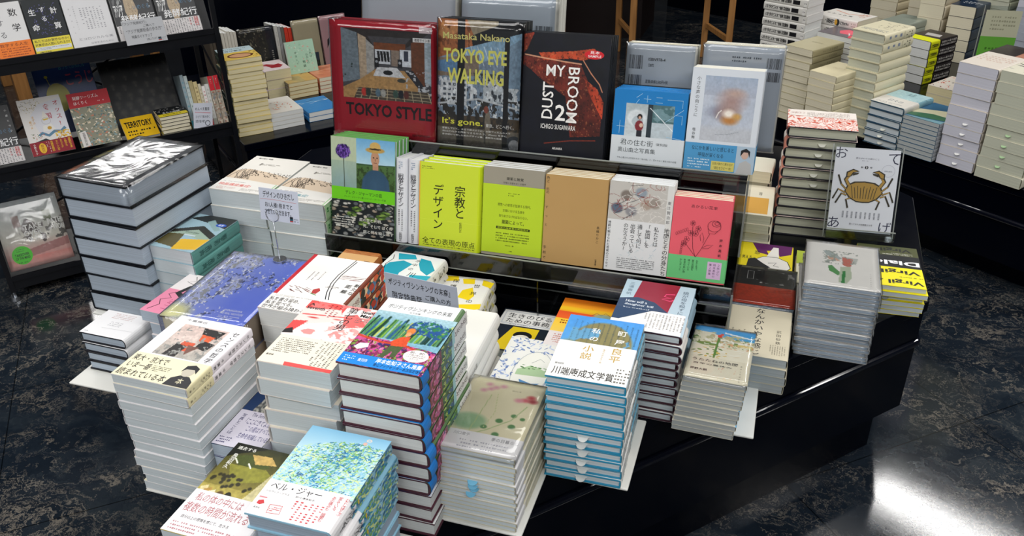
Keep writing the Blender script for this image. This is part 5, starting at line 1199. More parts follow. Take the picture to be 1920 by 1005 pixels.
# the two words set sideways on that cover
for o in list(COL.objects):
    if o.type == 'MESH' and o.data.name.startswith('rustroom_cover') and o.parent and 'front copy' in o.parent.get('label', ''):
        mb = MB(); W, D, T = .183, .252, .020
        p1 = Page(mb, (W * .25, D * .31, T + .0009), (0, D * .30, 0), (W * .13, 0, 0)); p1.text('DUST', 0, 0, 1, 1, 'eeece8', .012)
        link('sideways_word', mb.mesh('sideways_word', [M_GLOSS]), o.parent); mb = MB()
        p2 = Page(mb, (W * .67, D * .74, T + .0009), (0, -D * .45, 0), (-W * .13, 0, 0)); p2.text('BROOM', 0, 0, 1, 1, 'eeece8', .008)
        link('sideways_word', mb.mesh('sideways_word', [M_GLOSS]), o.parent)
faceout(S('bluetown', .150, .150, 'flat', '1478bc', 'square blue photo book with umbrella picture and white band', [('a', .17, .18, .83, .66, A_umbrella, 90, 70)] + [('l', q, .006, '9cc8e4') for q in ([(.3, .1), (.38, .04)], [(.34, .12), (.3, .18)], [(.45, .06), (.45, .16)], [(.4, .11), (.5, .11)], [(.57, .08), (.65, .08)], [(.56, .15), (.66, .15)], [(.72, .1), (.93, .1), (.93, .2)], [(.95, .22), (.72, .4)], [(.84, .3), (.94, .3), (.94, .42)], [(.06, .5), (.18, .5)], [(.1, .42), (.1, .6)], [(.75, .6), (.95, .62), (.95, .66)])],
    'cool', T=.022, spn='1270b0', edge='blue photo book', name='photo_book', cat='photo book',
    band=dict(h=.375, col='d0d6da', ops=[('t', '君の住む街', .13, .12, .58, .34, '2c3438'), ('t', '復刻版', .62, .18, .78, .28, '2c3438'), ('t', '奥山由之写真集', .1, .42, .62, .6, '2c3438'), ('t', '今も心惹かれる生徒たちの「あの街」と、変わりゆく東京の街の記憶', .1, .78, .92, .85, '4a5458')])),
    -.318, Y2 + .0, Zu, 4, 12, 0, 'square blue row')
faceout(S('smallvoice', .139, .203, 'paper', 'd3d9e0', 'pale book with soft blurred painting and light blue band', [('a', .19, .07, .91, .70, A_voice, 100, 110), ('v', '小さな声の向こうに', .1, .08, .48, .06, K), ('v', '塩谷舞', .1, .58, .7, .05, K)], 'cream', T=.014, edge='pale book', gloss=0,
    band=dict(h=.27, col='4a94c4', ops=[('r', .74, 0, 1, 1, 'a8bccc'), ('t', 'なにかを美しいと感じると', .1, .1, .7, .26, '16242c', .0), ('t', '呼吸が深くなる', .2, .34, .56, .5, '16242c'), ('d', .06, .55, .36, .95, 4, 'd8e8f0'), ('r', .4, .62, .73, .96, 'd0c468'), ('t', '日常が静かに輝き出す', .42, .66, .71, .76, '3c3410'), ('t', '“読むセラピー”本!', .44, .81, .69, .92, '3c3410'), ('p', [(.76, 1), (.8, .62), (.88, .5), (.96, .62), (.98, 1)], 'b4b4b2'), ('e', .86, .3, .05, .16, 'c8a898'), ('p', [(.8, .36), (.8, .15), (.87, .06), (.93, .16), (.93, .4), (.9, .2), (.84, .2)], '1c1c20')])),
    -.166, Y2 + .002, Zu, 5, 12, 0, 'soft painting row')

# large pale books turned away behind the upper row
def barcode(x, y, w, h):
    r = random.Random(3); o = []; t = 0
    while t < 1:
        k = r.choice([.012, .02, .03]); o.append(('r', x + w * t, y, x + w * min(1, t + k), y + h, '2a2e34')); t += k + r.choice([.015, .025, .04])
    return o
def backbook(id, W, D, col, ops, desc, x, y, n, tilt=10, T=.026, edge='large pale book', sn='', z=Zu):
    faceout(S(id, W, D, 'paper', col, desc, ops, 'cream', T=T, edge=edge, wrap=1, spn='dcdcd4', name='photo_book', cat='photo book'), x, y, z, n, tilt, 0, sn)
backbook('greyback_a', .150, .208, 'b6c0ca', barcode(.04, .12, .2, .14) + barcode(.04, .32, .2, .1) + [('t', 'ISBN978-4', .32, .14, .56, .17, K), ('t', 'C0072', .32, .2, .4, .23, K), ('t', '定価:本体2,500円+税', .3, .36, .62, .4, K), ('r', 0, .42, 1, .47, '2a343c')], 'grey back cover with barcodes behind the square blue book', -.322, 1.79, 2, sn='grey back cover row')
backbook('greyback_b', .166, .215, 'b4beca', barcode(.78, .1, .18, .1) + barcode(.78, .23, .18, .09) + [('d', .36, .09, .72, .16, 2, '3a424c')], 'large grey back cover with barcodes at the right end', -.160, 1.79, 4, T=.018, sn='right end grey cover row')
backbook('paleback_a', .238, .292, 'bcc4ce', barcode(.72, .85, .2, .07) + [('r', .6, .78, 1, 1, 'b8bec8')] + barcode(.72, .83, .2, .08), 'large pale back cover behind the red photo book', -.955, 1.80, 2, sn='pale row behind the red book')
backbook('paleback_b', .222, .285, 'b0bcc8', barcode(.78, .2, .18, .1) + barcode(.78, .36, .18, .07), 'large pale back cover behind the city street book', -.706, 1.80, 4, T=.022, sn='pale row behind the city book')

# crab magazine in its acrylic easel
crab = [('t', 'お', .0, .0, .18, .13, '2a2c44'), ('t', 'て', .82, .04, 1.0, .17, '2a2c44'), ('t', 'あ', .0, .84, .18, .97, '2a2c44'), ('t', 'げ', .8, .86, .99, .99, '2a2c44'), ('t', '家のまわりの朗らごと', .32, .11, .68, .13, '4a4c5c'), ('d', .42, .14, .58, .155, 1, '4a4c5c'), ('e', .5, .225, .028, .02, '16181c'), ('t', '3', .49, .212, .51, .238, 'e8e8ec', .03), ('t', '第', .41, .215, .45, .235, K), ('t', '号', .55, .215, .59, .235, K), ('c', .84, .25, .1, .07, .004, '9a9cac'), ('t', 'ぽれぽれ', .78, .245, .9, .262, '4a4c5c')]
br, dk = '9a7a34', '2c2618'
crab += [('p', [(.2, .52), (.24, .44), (.34, .4), (.5, .39), (.66, .4), (.76, .44), (.8, .52), (.72, .6), (.6, .645), (.5, .65), (.4, .645), (.28, .6)], dk), ('p', [(.22, .52), (.26, .45), (.36, .415), (.5, .405), (.64, .415), (.74, .45), (.78, .52), (.7, .59), (.6, .63), (.5, .635), (.4, .63), (.3, .59)], br)]
for q in range(9): crab.append(('l', [(.3 + q * .05, .45 + .02 * (q % 2)), (.32 + q * .045, .52), (.34 + q * .04, .6)], .01, dk))
for sgn in (1, -1):
    X = lambda x: .5 + sgn * x
    crab += [('l', [(X(.24), .45), (X(.3), .38), (X(.26), .33)], .06, dk), ('l', [(X(.24), .45), (X(.29), .385), (X(.255), .34)], .04, br), ('p', [(X(.3), .36), (X(.3), .29), (X(.2), .25), (X(.1), .275), (X(.18), .295), (X(.22), .34)], dk), ('p', [(X(.28), .345), (X(.28), .3), (X(.2), .265), (X(.13), .277), (X(.2), .29), (X(.235), .335)], br), ('p', [(X(.2), .33), (X(.12), .31), (X(.1), .29), (X(.2), .3)], dk)]
    for (a, b, c_) in (((.27, .5), (.36, .44), (.42, .33)), ((.28, .54), (.4, .5), (.47, .62)), ((.26, .57), (.34, .55), (.42, .67)), ((.2, .6), (.26, .62), (.22, .72))):
        crab += [('l', [(X(a[0]), a[1]), (X(b[0]), b[1]), (X(c_[0]), c_[1])], .028, dk), ('l', [(X(a[0]), a[1]), (X(b[0]), b[1])], .016, br)]
for q in range(9): crab.append(('v', '野村由芽' if q % 2 else '岡田利規', .22 + q * .07, .76, .84, .03, '4a4c5c'))
crab.append(('t', '困ってる人が結構豊かな号', .34, .9, .7, .92, K))
faceout(S('crabzine', .146, .20, 'paper', 'c8ccd4', 'white magazine with brown crab drawing standing in a clear acrylic easel', crab, 'white', T=.006, name='magazine', cat='magazine', edge='white magazine', gloss=0), .158, 2.004, HT + .092, 1, 22, 4)
o = bpy.data.objects.new('book_easel', None); COL.objects.link(o); o.location = (.155, 2.0, HT); o.rotation_euler = (0, 0, R(4))
tag(o, 'clear acrylic easel holding up the crab magazine', 'display stand')
t = R(22)
def easel_part(nm, y0, z0, w, d, h, tilt, mt=M_ACRYL, x0=0):
    m = MB(); m.box(0, 0, 0, w, d, h); return link(nm, m.mesh(nm, [mt]), o, loc=(x0, y0, z0), rot=(-tilt, 0, 0))
easel_part('back_panel', .012, .07, .156, .004, .225, t); easel_part('front_lip', -.016, .082, .156, .003, .022, 0); easel_part('ledge', -.013, .078, .156, .03, .003, 0)
easel_part('polished_edge', .012, .07, .0025, .0042, .225, t, M_EDGE, -.003); easel_part('polished_edge', .012, .07, .0025, .0042, .225, t, M_EDGE, .1565); easel_part('polished_edge', -.0165, .104, .156, .003, .0022, 0, M_EDGE)
easel_part('rear_leg', .015, .001, .1, .004, .078, 0, M_ACRYL, .028); easel_part('foot', .0, .0005, .12, .09, .003, 0, M_ACRYL, .018)

# ================================================================== handwritten cards
def card(label, p, yaw, tilt, w, h, ops, col='c6ccd8', roll=0, sheet='price_card'):
    root = bpy.data.objects.new(sheet, None); COL.objects.link(root)
    root.matrix_world = Matrix.Translation(p) @ Matrix.Rotation(R(yaw), 4, 'Z') @ Matrix.Rotation(R(90 - tilt), 4, 'X') @ Matrix.Rotation(R(roll), 4, 'Z')
    tag(root, label, 'sign')
    m = MB(); m.box(0, 0, -.0008, w, h, 0, hx(col)); Page(m, (0, h, 0), (w, 0, 0), (0, -h, 0)).ops(ops)
    link('paper', m.mesh('handwritten_card', [M_PRINT]), root)
    return root
B_ = '14161c'
flag = [('r', .74, .82, .84, .87, '20242c'), ('r', .74, .87, .84, .92, '2a5a6a'), ('r', .74, .92, .84, .96, 'b84a44'), ('d', .86, .83, .98, .97, 2, '6a6e78')]
pc = card('small handwritten card clipped to a wire stand before the branch-cover books', (-.932, 1.285, HT + .318), -1, 8, .086, .065, [('t', 'デザインのひきだし', .1, .08, .9, .28, B_, .01), ('l', [(.02, .34), (.4, .33), (.95, .36)], .008, 'c87a80'), ('t', 'お1人様1冊までと', .14, .42, .84, .58, B_, .012), ('t', 'させていただきます。', .12, .64, .8, .8, B_, .012)] + [('r', .76, .8, .84, .87, '20242c'), ('r', .76, .87, .84, .92, '2a5a6a'), ('r', .76, .92, .84, .96, 'b84a44'), ('d', .86, .83, .98, .97, 2, '6a6e78')], 'ccd2de')
m = MB(); P0 = Vector((-.893, 1.272, HT + .0)); ring = [(.0 + .0135 * math.cos(a * math.pi / 10), -.004, .339 + .0135 * math.sin(a * math.pi / 10)) for a in range(20)]
m.tube(ring, .0011, 6, closed=True)
st = bpy.data.objects.new('card_stand', None); COL.objects.link(st); st.location = (-.893, 1.272, HT + .2415); tag(st, 'thin steel wire stand with ring clip, behind the blue blossom cover', 'card holder')
m2 = MB(); m2.tube([(0, -.004, .003), (0, -.004, .084)], .0011, 6); link('wire_stem', m2.mesh('wire_stem', [M_STEEL]), st)
m3 = MB(); m3.tube([(x, y, z - .2415) for x, y, z in ring], .0011, 6, closed=True); link('ring_clip', m3.mesh('ring_clip', [M_STEEL]), st)
m4 = MB(); m4.cyl((0, -.004, -.0005), .013, .003, 20); link('foot', m4.mesh('foot', [M_STEEL]), st)
card('blue-grey handwritten card leaning on the turquoise wave book', (-.612, 1.168, HT + .236), -6, -4, .142, .080, [('t', 'ポジティヴシンキングの末裔』', .05, .12, .9, .3, B_, .01), ('t', 'ご購入の方', .55, .38, .9, .52, B_, .01), ('t', '限定特典栞', .08, .46, .5, .66, B_, .012), ('t', '〃〃〃 進呈!', .2, .72, .62, .9, B_, .01)], 'b4bccc')
st = bpy.data.objects.new('card_stand', None); COL.objects.link(st); st.location = (-.545, 1.19, HT + .1705); tag(st, 'slim clear stand propping the blue-grey card above the plain white book', 'card holder')
m2 = MB(); m2.box(-.002, 0, 0, .002, .003, .07); link('post', m2.mesh('post', [M_ACRYL]), st); m4 = MB(); m4.box(-.015, -.012, 0, .015, .02, .002); link('foot', m4.mesh('foot', [M_ACRYL]), st)

# ================================================================== wire rack at left
FX, FY = -2.396, 1.868
UA = 50.0
def rk(L, off, z):
    a = R(UA); return (FX + L * math.cos(a) - off * math.sin(a), FY + L * math.sin(a) + off * math.cos(a), z)
def rack():
    o = bpy.data.objects.new('wire_rack', None); COL.objects.link(o); o.location = rk(0, 0, 0); o.rotation_euler = (0, 0, R(UA))
    tag(o, 'black metal shelf rack at left with tilted display shelves', 'shelf rack')
    def part(nm, m, mt=M_BLACKM): return link(nm, m.mesh(nm, [mt]), o)
    L0, L1, Dp, Hh = 0.0, .832, .36, 1.35
    for i, (x, y) in enumerate(((L0, 0), (L1, 0), (L0, Dp), (L1, Dp))):
        m = MB(); m.bar((x, y, .03), (x, y, Hh), .016); p = part('post', m)
        m = MB(); m.cyl((x, y, .001), .019, .012, 20, r2=.015); m.cyl((x, y, .013), .006, .02, 12); f_ = link('levelling_foot', m.mesh('levelling_foot', [M_STEEL]), p)
    for x in (-.9, ):
        for y in (0, Dp):
            m = MB(); m.bar((x, y, .01), (x, y, Hh), .016); part('post', m)
    for z, xa in ((.065, L0), (.445, L0), (.78, -.9)):
        m = MB(); m.box(xa, -.002, z - .028, L1 + .01, .014, z + .004); part('front_rail', m)
        m = MB(); m.box(xa, .014, z - .02, L1, Dp, z - .012); part('shelf_plate', m)
        m = MB(); a = R(24)
        yb = .062
        m.add([(xa, yb, z + .006), (L1, yb, z + .006), (L1, yb + .2 * math.sin(a), z + .006 + .2 * math.cos(a)), (xa, yb + .2 * math.sin(a), z + .006 + .2 * math.cos(a)),
               (xa, yb + .004, z + .004), (L1, yb + .004, z + .004), (L1, yb + .006 + .2 * math.sin(a), z + .004 + .2 * math.cos(a)), (xa, yb + .006 + .2 * math.sin(a), z + .004 + .2 * math.cos(a))],
              [(3, 2, 1, 0), (4, 5, 6, 7), (0, 1, 5, 4), (1, 2, 6, 5), (2, 3, 7, 6), (3, 0, 4, 7)])
        if z > .5: part('tilted_back', m)
        m = MB(); m.box(xa, -.006, z + .004, L1, .001, z + .022); part('book_ledge', m)
    m = MB(); m.bar((.12, Dp - .01, .44), (.72, Dp - .01, .78), .007); m.bar((.12, Dp - .004, .78), (.72, Dp - .004, .44), .007); m.cyl((.42, Dp - .012, .605), .012, .006); part('cross_brace', m)
    m = MB(); m.bar((.03, Dp - .01, .10), (.77, Dp - .01, .40), .007); m.bar((.03, Dp - .004, .40), (.77, Dp - .004, .10), .007); part('cross_brace', m)
    m = MB(); m.bar((L1, .004, .56), (L1, Dp, .74), .006); part('side_brace', m)
    m = MB(); m.bar((L1, .004, .30), (L1, Dp, .12), .006); part('side_brace', m)
rack()
def rbook(sp, L, off, z, n=1, tilt=24, sn=''):
    p = rk(L, off, z); faceout(sp, p[0], p[1], p[2], n, tilt, UA, sn)
Zr1, Zr2, Zr0 = .787, .449, .068
rbook(S('mathlife', .098, .17, 'paper', 'dadada', 'white book with large black characters and orange band, upper rack shelf', [('v', '数学', .72, .05, .6, .26, K, .01), ('v', 'する', .3, .25, .68, .22, '5a5a5e')], 'white', gloss=0, T=.014, edge='white book', band=dict(h=.3, col='e87820', ops=[('t', '数学する人生', .1, .1, .9, .3, '5a1c0c'), ('d', .1, .35, .9, .9, 4, '8a3010')])), .176, .035, Zr1 + .004)
rbook(S('computelife', .108, .17, 'paper', '141c20', 'black book with white characters and yellow band, upper rack shelf', [('s', .15, .1, .85, .68, 130, .05, .035, 45, 90, ['3a3a6a', '4a4a80', '28284c', '5c5c90']), ('v', '計算', .78, .1, .66, .2, 'e8e8e8', .02), ('v', 'する', .48, .12, .46, .16, 'e0e0e8', .01), ('v', '生命', .2, .1, .66, .2, 'e8e8e8', .02)], 'white', gloss=0, T=.014,
    band=dict(h=.28, col='dccc3c', ops=[('t', '私たちは計算機なのか?', .04, .08, .96, .26, K, .02), ('t', '計算機は人間になれるか?', .04, .32, .96, .5, K, .02), ('r', .02, .56, .98, .8, 'd0d4d4'), ('d', .05, .6, .92, .76, 2, '5a5a5e'), ('d', .1, .84, .8, .96, 1, K)])), .278, .035, Zr1 + .004)
rbook(S('whiteeco', .135, .21, 'paper', 'd8d8da', 'plain white book with faint grey vertical text, upper rack shelf', [('v', '宮田珠己文', .12, .35, .8, .03, '8a8a90'), ('v', '岡本優著述と人間のこと', .22, .35, .72, .03, '8a8a90'), ('d', .32, .4, .85, .72, 7, '9a9aa0', 1), ('t', 'エコロジカルな美', .15, .84, .92, .88, '8a8a90'), ('t', '日常生活のために', .4, .92, .9, .95, '8a8a90')], 'white', gloss=0, T=.016), .389, .035, Zr1 + .002)
def asia(desc, i):
    return S('asia%d' % i, .130, .188, 'paper', '16191e', desc, [('s', .05, .0, .55, .7, 24, .3, .08, 70, 50, ['5a5c5e', '2c2e32', '8a8c8c']), ('p', [(.32, .25), (.52, .2), (.6, .5), (.5, .76), (.38, .74), (.3, .5)], 'a89478'), ('s', .32, .3, .55, .74, 40, .1, .02, 70, 30, ['7a6850', 'c0ac8c', '5c4c3c']), ('t', 'アジア', .04, .36, .26, .58, 'e8e8e8', .02), ('t', '発酵紀行', .14, .56, .98, .70, 'e8e8ea', .03), ('v', '小倉ヒラク', .9, .05, .5, .06, 'e0e0e0'), ('t', 'いめぐる', .5, .4, .9, .48, '3c6c8c', .0)], 'white', gloss=1, T=.014, edge='dark travel book',
             band=dict(h=.27, col='d8d4d4', ops=[('d', .03, .06, .97, .94, 15, '4a4a50', 1), ('v', '発酵は', .9, .05, .6, .12, 'c84a4a'), ('v', '海を越', .74, .05, .55, .05, 'c84a4a')]))
rbook(asia('dark travel book with white lettering, directly behind the upper card', 1), .531, .035, Zr1 + .004)
rbook(asia('dark travel book with white lettering at right end of upper shelf', 2), .668, .037, Zr1 + .004)
rbook(asia('dark travel book with white lettering at left frame edge, middle shelf', 3), .028, .075, Zr2)
rbook(S('hurray', .131, .189, 'paper', 'e4e0dc', 'white book with cartoon figure, blue ribbon and dark red band', [('s', 0, .0, .5, .25, 90, .03, .02, 30, 90, ['8a7a40', 'b8a850', '5a5030']), ('p', [(.2, .3), (.45, .12), (1, .05), (1, .7), (.3, .6)], 'dcdce2'), ('v', '食国', .62, .1, .42, .16, 'b02838', .02), ('v', 'オッス!', .86, .07, .55, .14, 'b02838', .02), ('p', [(.44, .38), (.52, .24), (.62, .38)], 'e8e4da'), ('c', .53, .42, .1, .06, .006, '9a948a'), ('p', [(.46, .38), (.6, .38), (.58, .4), (.48, .41)], 'd8b840'), ('p', [(.42, .5), (.62, .48), (.7, .6), (.4, .6)], 'e8e6e0'), ('e', .56, .55, .05, .03, 'c89a30'),
    ('l', [(.28, .66), (.36, .62), (.5, .68), (.65, .62), (.8, .64), (.92, .58)], .07, '5a84a0'), ('s', .65, .62, 1, .78, 60, .08, .04, 30, 60, ['e0b020', 'f0cc40', 'b88418']), ('s', .1, .6, .45, .8, 40, .04, .03, 30, 90, ['c85030', '5c7030', 'd8d4cc', '2a2a2e']), ('p', [(.15, .76), (.4, .72), (.55, .79), (.3, .82)], '22242a'), ('v', 'まずは', .25, .3, .45, .07, 'd8a020'), ('v', '食べよ', .17, .38, .52, .07, 'd8a020')], 'white', gloss=0, T=.016,
    band=dict(h=.24, col='8e1426', ops=[('v', '小倉ヒラク', .1, .1, .9, .06, 'e8e4e0', .02), ('e', .27, .5, .085, .38, 'e8b828'), ('v', '解説付', .27, .22, .8, .07, '8e1426'), ('v', '発酵的な食卓', .92, .08, .8, .06, 'e8b828', .02), ('v', '文明から', .82, .08, .65, .06, 'e8b828', .02), ('v', 'まつりか', .72, .08, .7, .06, 'e8b828', .02), ('v', '食いしん坊', .62, .08, .85, .06, 'e8b828', .02), ('v', '発酵冒険記', .5, .08, .85, .06, 'e8b828', .02), ('d', .36, .1, .46, .9, 2, 'd8c8c8', 1)])), .184, .09, Zr2, sn='')
rbook(S('tourism', .131, .184, 'paper', '8a8a78', 'book with red title strip over busy pastel picture, middle rack shelf', [('r', 0, 0, 1, .27, 'b8202c'), ('t', '発酵ツーリズム', .12, .06, .74, .13, 'ece8e4', .03), ('t', 'ほくりく', .12, .16, .44, .22, 'ece8e4', .03), ('d', .7, .18, .92, .22, 1, 'ece8e4'), ('s', 0, .28, 1, 1, 260, .1, .05, 20, 60, ['b8a888', 'd8cab0', '5c7a80', '8aa4a8', 'c07a60', '4a5a4c', 'e0d8c8', '6a7464']), ('p', [(.04, .72), (.2, .7), (.24, .98), (.05, 1)], 'dcd8d4'), ('v', '発酵食品の楽', .14, .73, .97, .07, '2a2a2e')], 'white', gloss=0, T=.018), .334, .085, Zr2)
rbook(S('kouji', .19, .25, 'flat', '1c3c78', 'large blue picture book with yellow cartoon, behind the red-topped book', [('t', 'おうちでかんたん', .45, .06, .9, .13, '4a9aa0', .0), ('t', 'こうじ', .52, .18, .98, .36, 'c04a6a', .03), ('e', .32, .5, .2, .2, 'b8b03c'), ('e', .2, .2, .03, .02, 'b8b03c'), ('l', [(.2, .2), (.24, .36)], .01, 'b8b03c'), ('e', .3, .48, .03, .03, '5a3a20')], 'white', T=.012, name='picture_book', cat='picture book'), .262, .275, Zr2 + .0, tilt=18)
rbook(S('headsbook', .232, .262, 'flat', '14161c', 'large black photo book with rows of stone heads', [('a', .02, .02, .98, .98, A_heads, 110, 130)], 'white', T=.016, name='photo_book', cat='photo book', rim='5a5c60', gloss=0), .462, .13, Zr2, tilt=26)
rbook(S('takeover', .200, .232, 'flat', '8a8f90', 'wrapped red and grey book with round green sticker, bottom rack shelf', [('a', 0, 0, 1, 1, A_takeover, 110, 120), ('t', 'TAKE', .38, .38, .66, .46, 'd8d8d4', .02), ('t', 'OVER', .36, .47, .64, .55, 'd0d0cc', .02), ('t', 'OF THE', .4, .56, .62, .64, 'd0d0cc', .02), ('t', 'PATH', .76, .36, .98, .44, 'd8d8d4', .02), ('t', 'WON', .82, .46, .99, .54, 'd8d8d4', .02),
    ('e', .24, .8, .155, .135, '48c81e'), ('d', .17, .7, .31, .75, 2, '1c4a10'), ('t', 'TAKEOVER', .13, .77, .35, .81, '103808', .03), ('t', 'OF THE MIND', .13, .82, .35, .86, '103808', .03), ('d', .16, .89, .32, .92, 1, '1c4a10')], 'cream', T=.022, wrap=1, name='photo_book', cat='photo book'), .012, .01, Zr0 + .03, tilt=24)
# yellow book lying at the foot of the heads book, low pile with yellow band, slim spines
sp = S('yellowflat', .11, .10, 'paper', 'dcb020', 'yellow book with black print lying before the stone heads book', [('t', 'TERRITORY', .08, .2, .9, .5, K, .03), ('d', .1, .6, .9, .9, 2, K)], 'white', T=.012); p = rk(.475, .035, Zr2 + .006); book(sp, sp['desc'], None, p, (R(28), 0, R(UA)), 'top')
sp = S('panda', .098, .10, 'paper', '1c1e20', 'black, white and yellow banded paperback', [('s', 0, 0, 1, .5, 40, .1, .05, 20, 80, ['e0e0dc', '1c1e20', '8a8a88']), ('t', 'まちの発酵', .2, .5, .8, .66, 'e8e8e4', .02)], 'cream', gloss=0, band=dict(h=.3, col='e0cc30', ops=[('t', '行列の絶えない', .15, .3, .9, .7, K, .02)]))
p = rk(.592, .02, 0); stack(sp, p[0], p[1], .523, 6, UA, zb=Zr2 + .001, edge='cream-edged paperback', sn='rack pile with yellow band')
slim = [('8fa0a8', '3a9ab0', .19, .012), ('b8c4c4', '6a8a90', .185, .012), ('a89a70', 'b8a880', .165, .014), ('c8b888', '5a3a20', .16, .014), ('c8c0a8', '8a7a50', .15, .010), ('e0dcd8', 'b84a50', .14, .012), ('c8c8c4', '9a9a90', .145, .014), ('c41c2c', 'e8e4e0', .17, .019), ('c41c2c', 'e8e4e0', .17, .019)]
q = .700
for i, (c1, c2, hgt, th) in enumerate(slim):
    red = i >= 7
    sp = S('slim%d' % i, .12, hgt, 'paper', c1 if not red else 'b8b4a8', 'x', [], 'white', gloss=0, T=th, spn=c1 if not red else 'a89c8c', sp=([('r', 0, 0, 1, .3, 'c41c2c'), ('d', .35, .06, .65, .24, 1, 'e8e4e0', 1), ('s', 0, .32, 1, 1, 50, .8, .4, 60, 60, ['8a8478', 'b8a898', '7a7e80', 'c8bcac', '9a7060'])] if red else [('v', '発酵の旅と暮らし', .5, .1, .8, .6, c2), ('r', 0, .85, 1, 1, c2)]))
    names = ['tall pale blue slim book at left of rack row', 'pale grey slim book beside the pale blue one', 'tan slim book in rack row', 'cream and brown slim book in rack row', 'beige thin book behind the small rack card', 'white slim book with red foot in rack row', 'white slim book left of the red-topped spines', 'left of two red-topped patterned spines in rack row', 'right of two red-topped patterned spines in rack row']
    ob = book(sp, names[i], 'slim books standing at the right end of the rack', (0, 0, 0), (0, 0, 0), 'spine')
    a = R(UA); t = R(16); ux = Vector((math.cos(a), math.sin(a), 0)); nx_ = Vector((-math.sin(a), math.cos(a), 0))
    ex = -nx_ * math.cos(t) + Vector((0, 0, 1)) * math.sin(t); ey = nx_ * math.sin(t) + Vector((0, 0, 1)) * math.cos(t); ez = -ux
    pt = Vector(rk(q + th, .05, Zr2 + .002)); ob.matrix_world = Matrix.Translation(pt - ex * sp['W']) @ Matrix((ex, ey, ez)).transposed().to_4x4(); q += th + .0005
card('handwritten grey card on the upper rack shelf before the dark travel books', rk(.540, -.012, .788), UA, 20, .128, .078, [('t', '『アジア発酵紀行』', .02, .08, .6, .2, B_, .0), ('t', 'ご購入で', .5, .24, .78, .34, B_, .0), ('t', '“アジア発酵街道の歩き方”', .06, .38, .94, .54, B_, .0), ('t', '特典ガイドマップ', .16, .62, .66, .76, B_, .0), ('t', 'お渡ししています', .5, .8, .76, .9, B_, .0)] + [('r', .78, .82, .86, .87, '20242c'), ('r', .78, .87, .86, .92, '2a5a6a'), ('r', .78, .92, .86, .96, 'b84a44'), ('d', .88, .83, .98, .97, 2, '6a6e78')], 'b4b6ba')
card('small white handwritten card hanging over the slim rack spines', rk(.694, .004, .468), UA + 8, 6, .068, .088, [('t', 'のんべえ書房', .1, .16, .84, .3, B_, .01), ('l', [(.08, .36), (.9, .4)], .02, 'c02838'), ('t', 'ひとりで飲み歩く', .12, .48, .84, .6, B_, .0), ('t', '女性の強い味方', .1, .66, .6, .78, B_, .0), ('c', .74, .8, .12, .1, .03, B_)], 'ccd0dc', roll=-12)

# wooden shelving and floor behind the rack
o = bpy.data.objects.new('wooden_bench', None); COL.objects.link(o); o.location = (-1.0, 5.42, 0); tag(o, 'light wooden bench frame standing at the top edge behind the grey back covers', 'bench')
for nm, p0, p1, w, h in (('leg', (-.02, 0, 0), (-.02, 0, .66), .036, .036), ('leg', (.13, -.34, 0), (.13, -.34, .66), .036, .036), ('leg', (.52, 0, 0), (.52, 0, .66), .036, .036), ('leg', (.69, -.34, 0), (.69, -.34, .66), .036, .036),
                         ('rung', (-.01, -.02, .20), (.12, -.32, .20), .02, .032), ('rung', (.53, -.02, .20), (.68, -.32, .20), .02, .032), ('seat', (-.06, -.17, .675), (.75, -.17, .675), .40, .028)):
    m = MB(); m.bar(p0, p1, w, h); bevel(link(nm, m.mesh(nm, [M_WOOD]), o), .003)
def cab(label, poly, z0, z1, mt, nm='bookcase'):
    m = MB(); cx, cy = poly[0]; m.prism([(a - cx, b - cy) for a, b in poly], z0, z1); o = link(nm, m.mesh(nm, [mt]), loc=(cx, cy, 0)); tag(o, label, 'cabinet'); return o
o = bpy.data.objects.new('wooden_table', None); COL.objects.link(o); o.location = (-3.95, 3.5, 0); o.rotation_euler = (0, 0, R(55)); tag(o, 'oak table with thick legs standing behind the wire rack', 'table')
for nm, b in (('leg', (0, 0, 0, .07, .07, .72)), ('leg', (.75, 0, 0, .82, .07, .72)), ('leg', (0, .5, 0, .07, .57, .72)), ('leg', (.75, .5, 0, .82, .57, .72)), ('tabletop', (-.02, -.02, .721, .84, .59, .755)), ('rail', (.07, .02, .62, .75, .05, .72))):
    m = MB(); m.box(*b); bevel(link(nm, m.mesh(nm, [M_WOOD]), o), .003)
cab('tall black cabinet behind the wrapped books at back left', [(-2.69, 3.33), (-1.45, 4.76), (-1.9, 5.15), (-3.14, 3.72)], 0, 1.25, M_BLACK, 'cabinet')
cab('dark brown cabinet far behind the centre display', [(-2.3, 5.75), (-.93, 5.75), (-.93, 6.3), (-2.3, 6.3)], 0, 1.1, M_DARKW, 'cabinet')
cab('black glossy counter at the far back', [(-.9, 6.75), (.9, 5.75), (1.6, 6.9), (-.4, 8.0)], 0, .9, M_BLACK, 'cabinet')
# small white notice on a wooden easel leg, far back
o = bpy.data.objects.new('notice_stand', None); COL.objects.link(o); o.location = (-1.12, 4.3, 0); tag(o, 'wooden easel leg with white printed notice at top edge', 'sign')
m = MB(); m.bar((.03, 0, 0), (-.0, .03, 1.1), .035, .02); link('leg', m.mesh('leg', [M_WOOD]), o)
m = MB(); m.box(-.26, -.03, .435, -.02, -.022, .75, hx('d4d6da')); Page(m, (-.26, -.03, .75), (.24, 0, 0), (0, 0, -.315)).ops([('d', .1, .1, .9, .8, 5, '4a4a50'), ('d', .2, .9, .8, .94, 1, 'c04a50')]); link('notice', m.mesh('notice', [M_PRINT]), o)

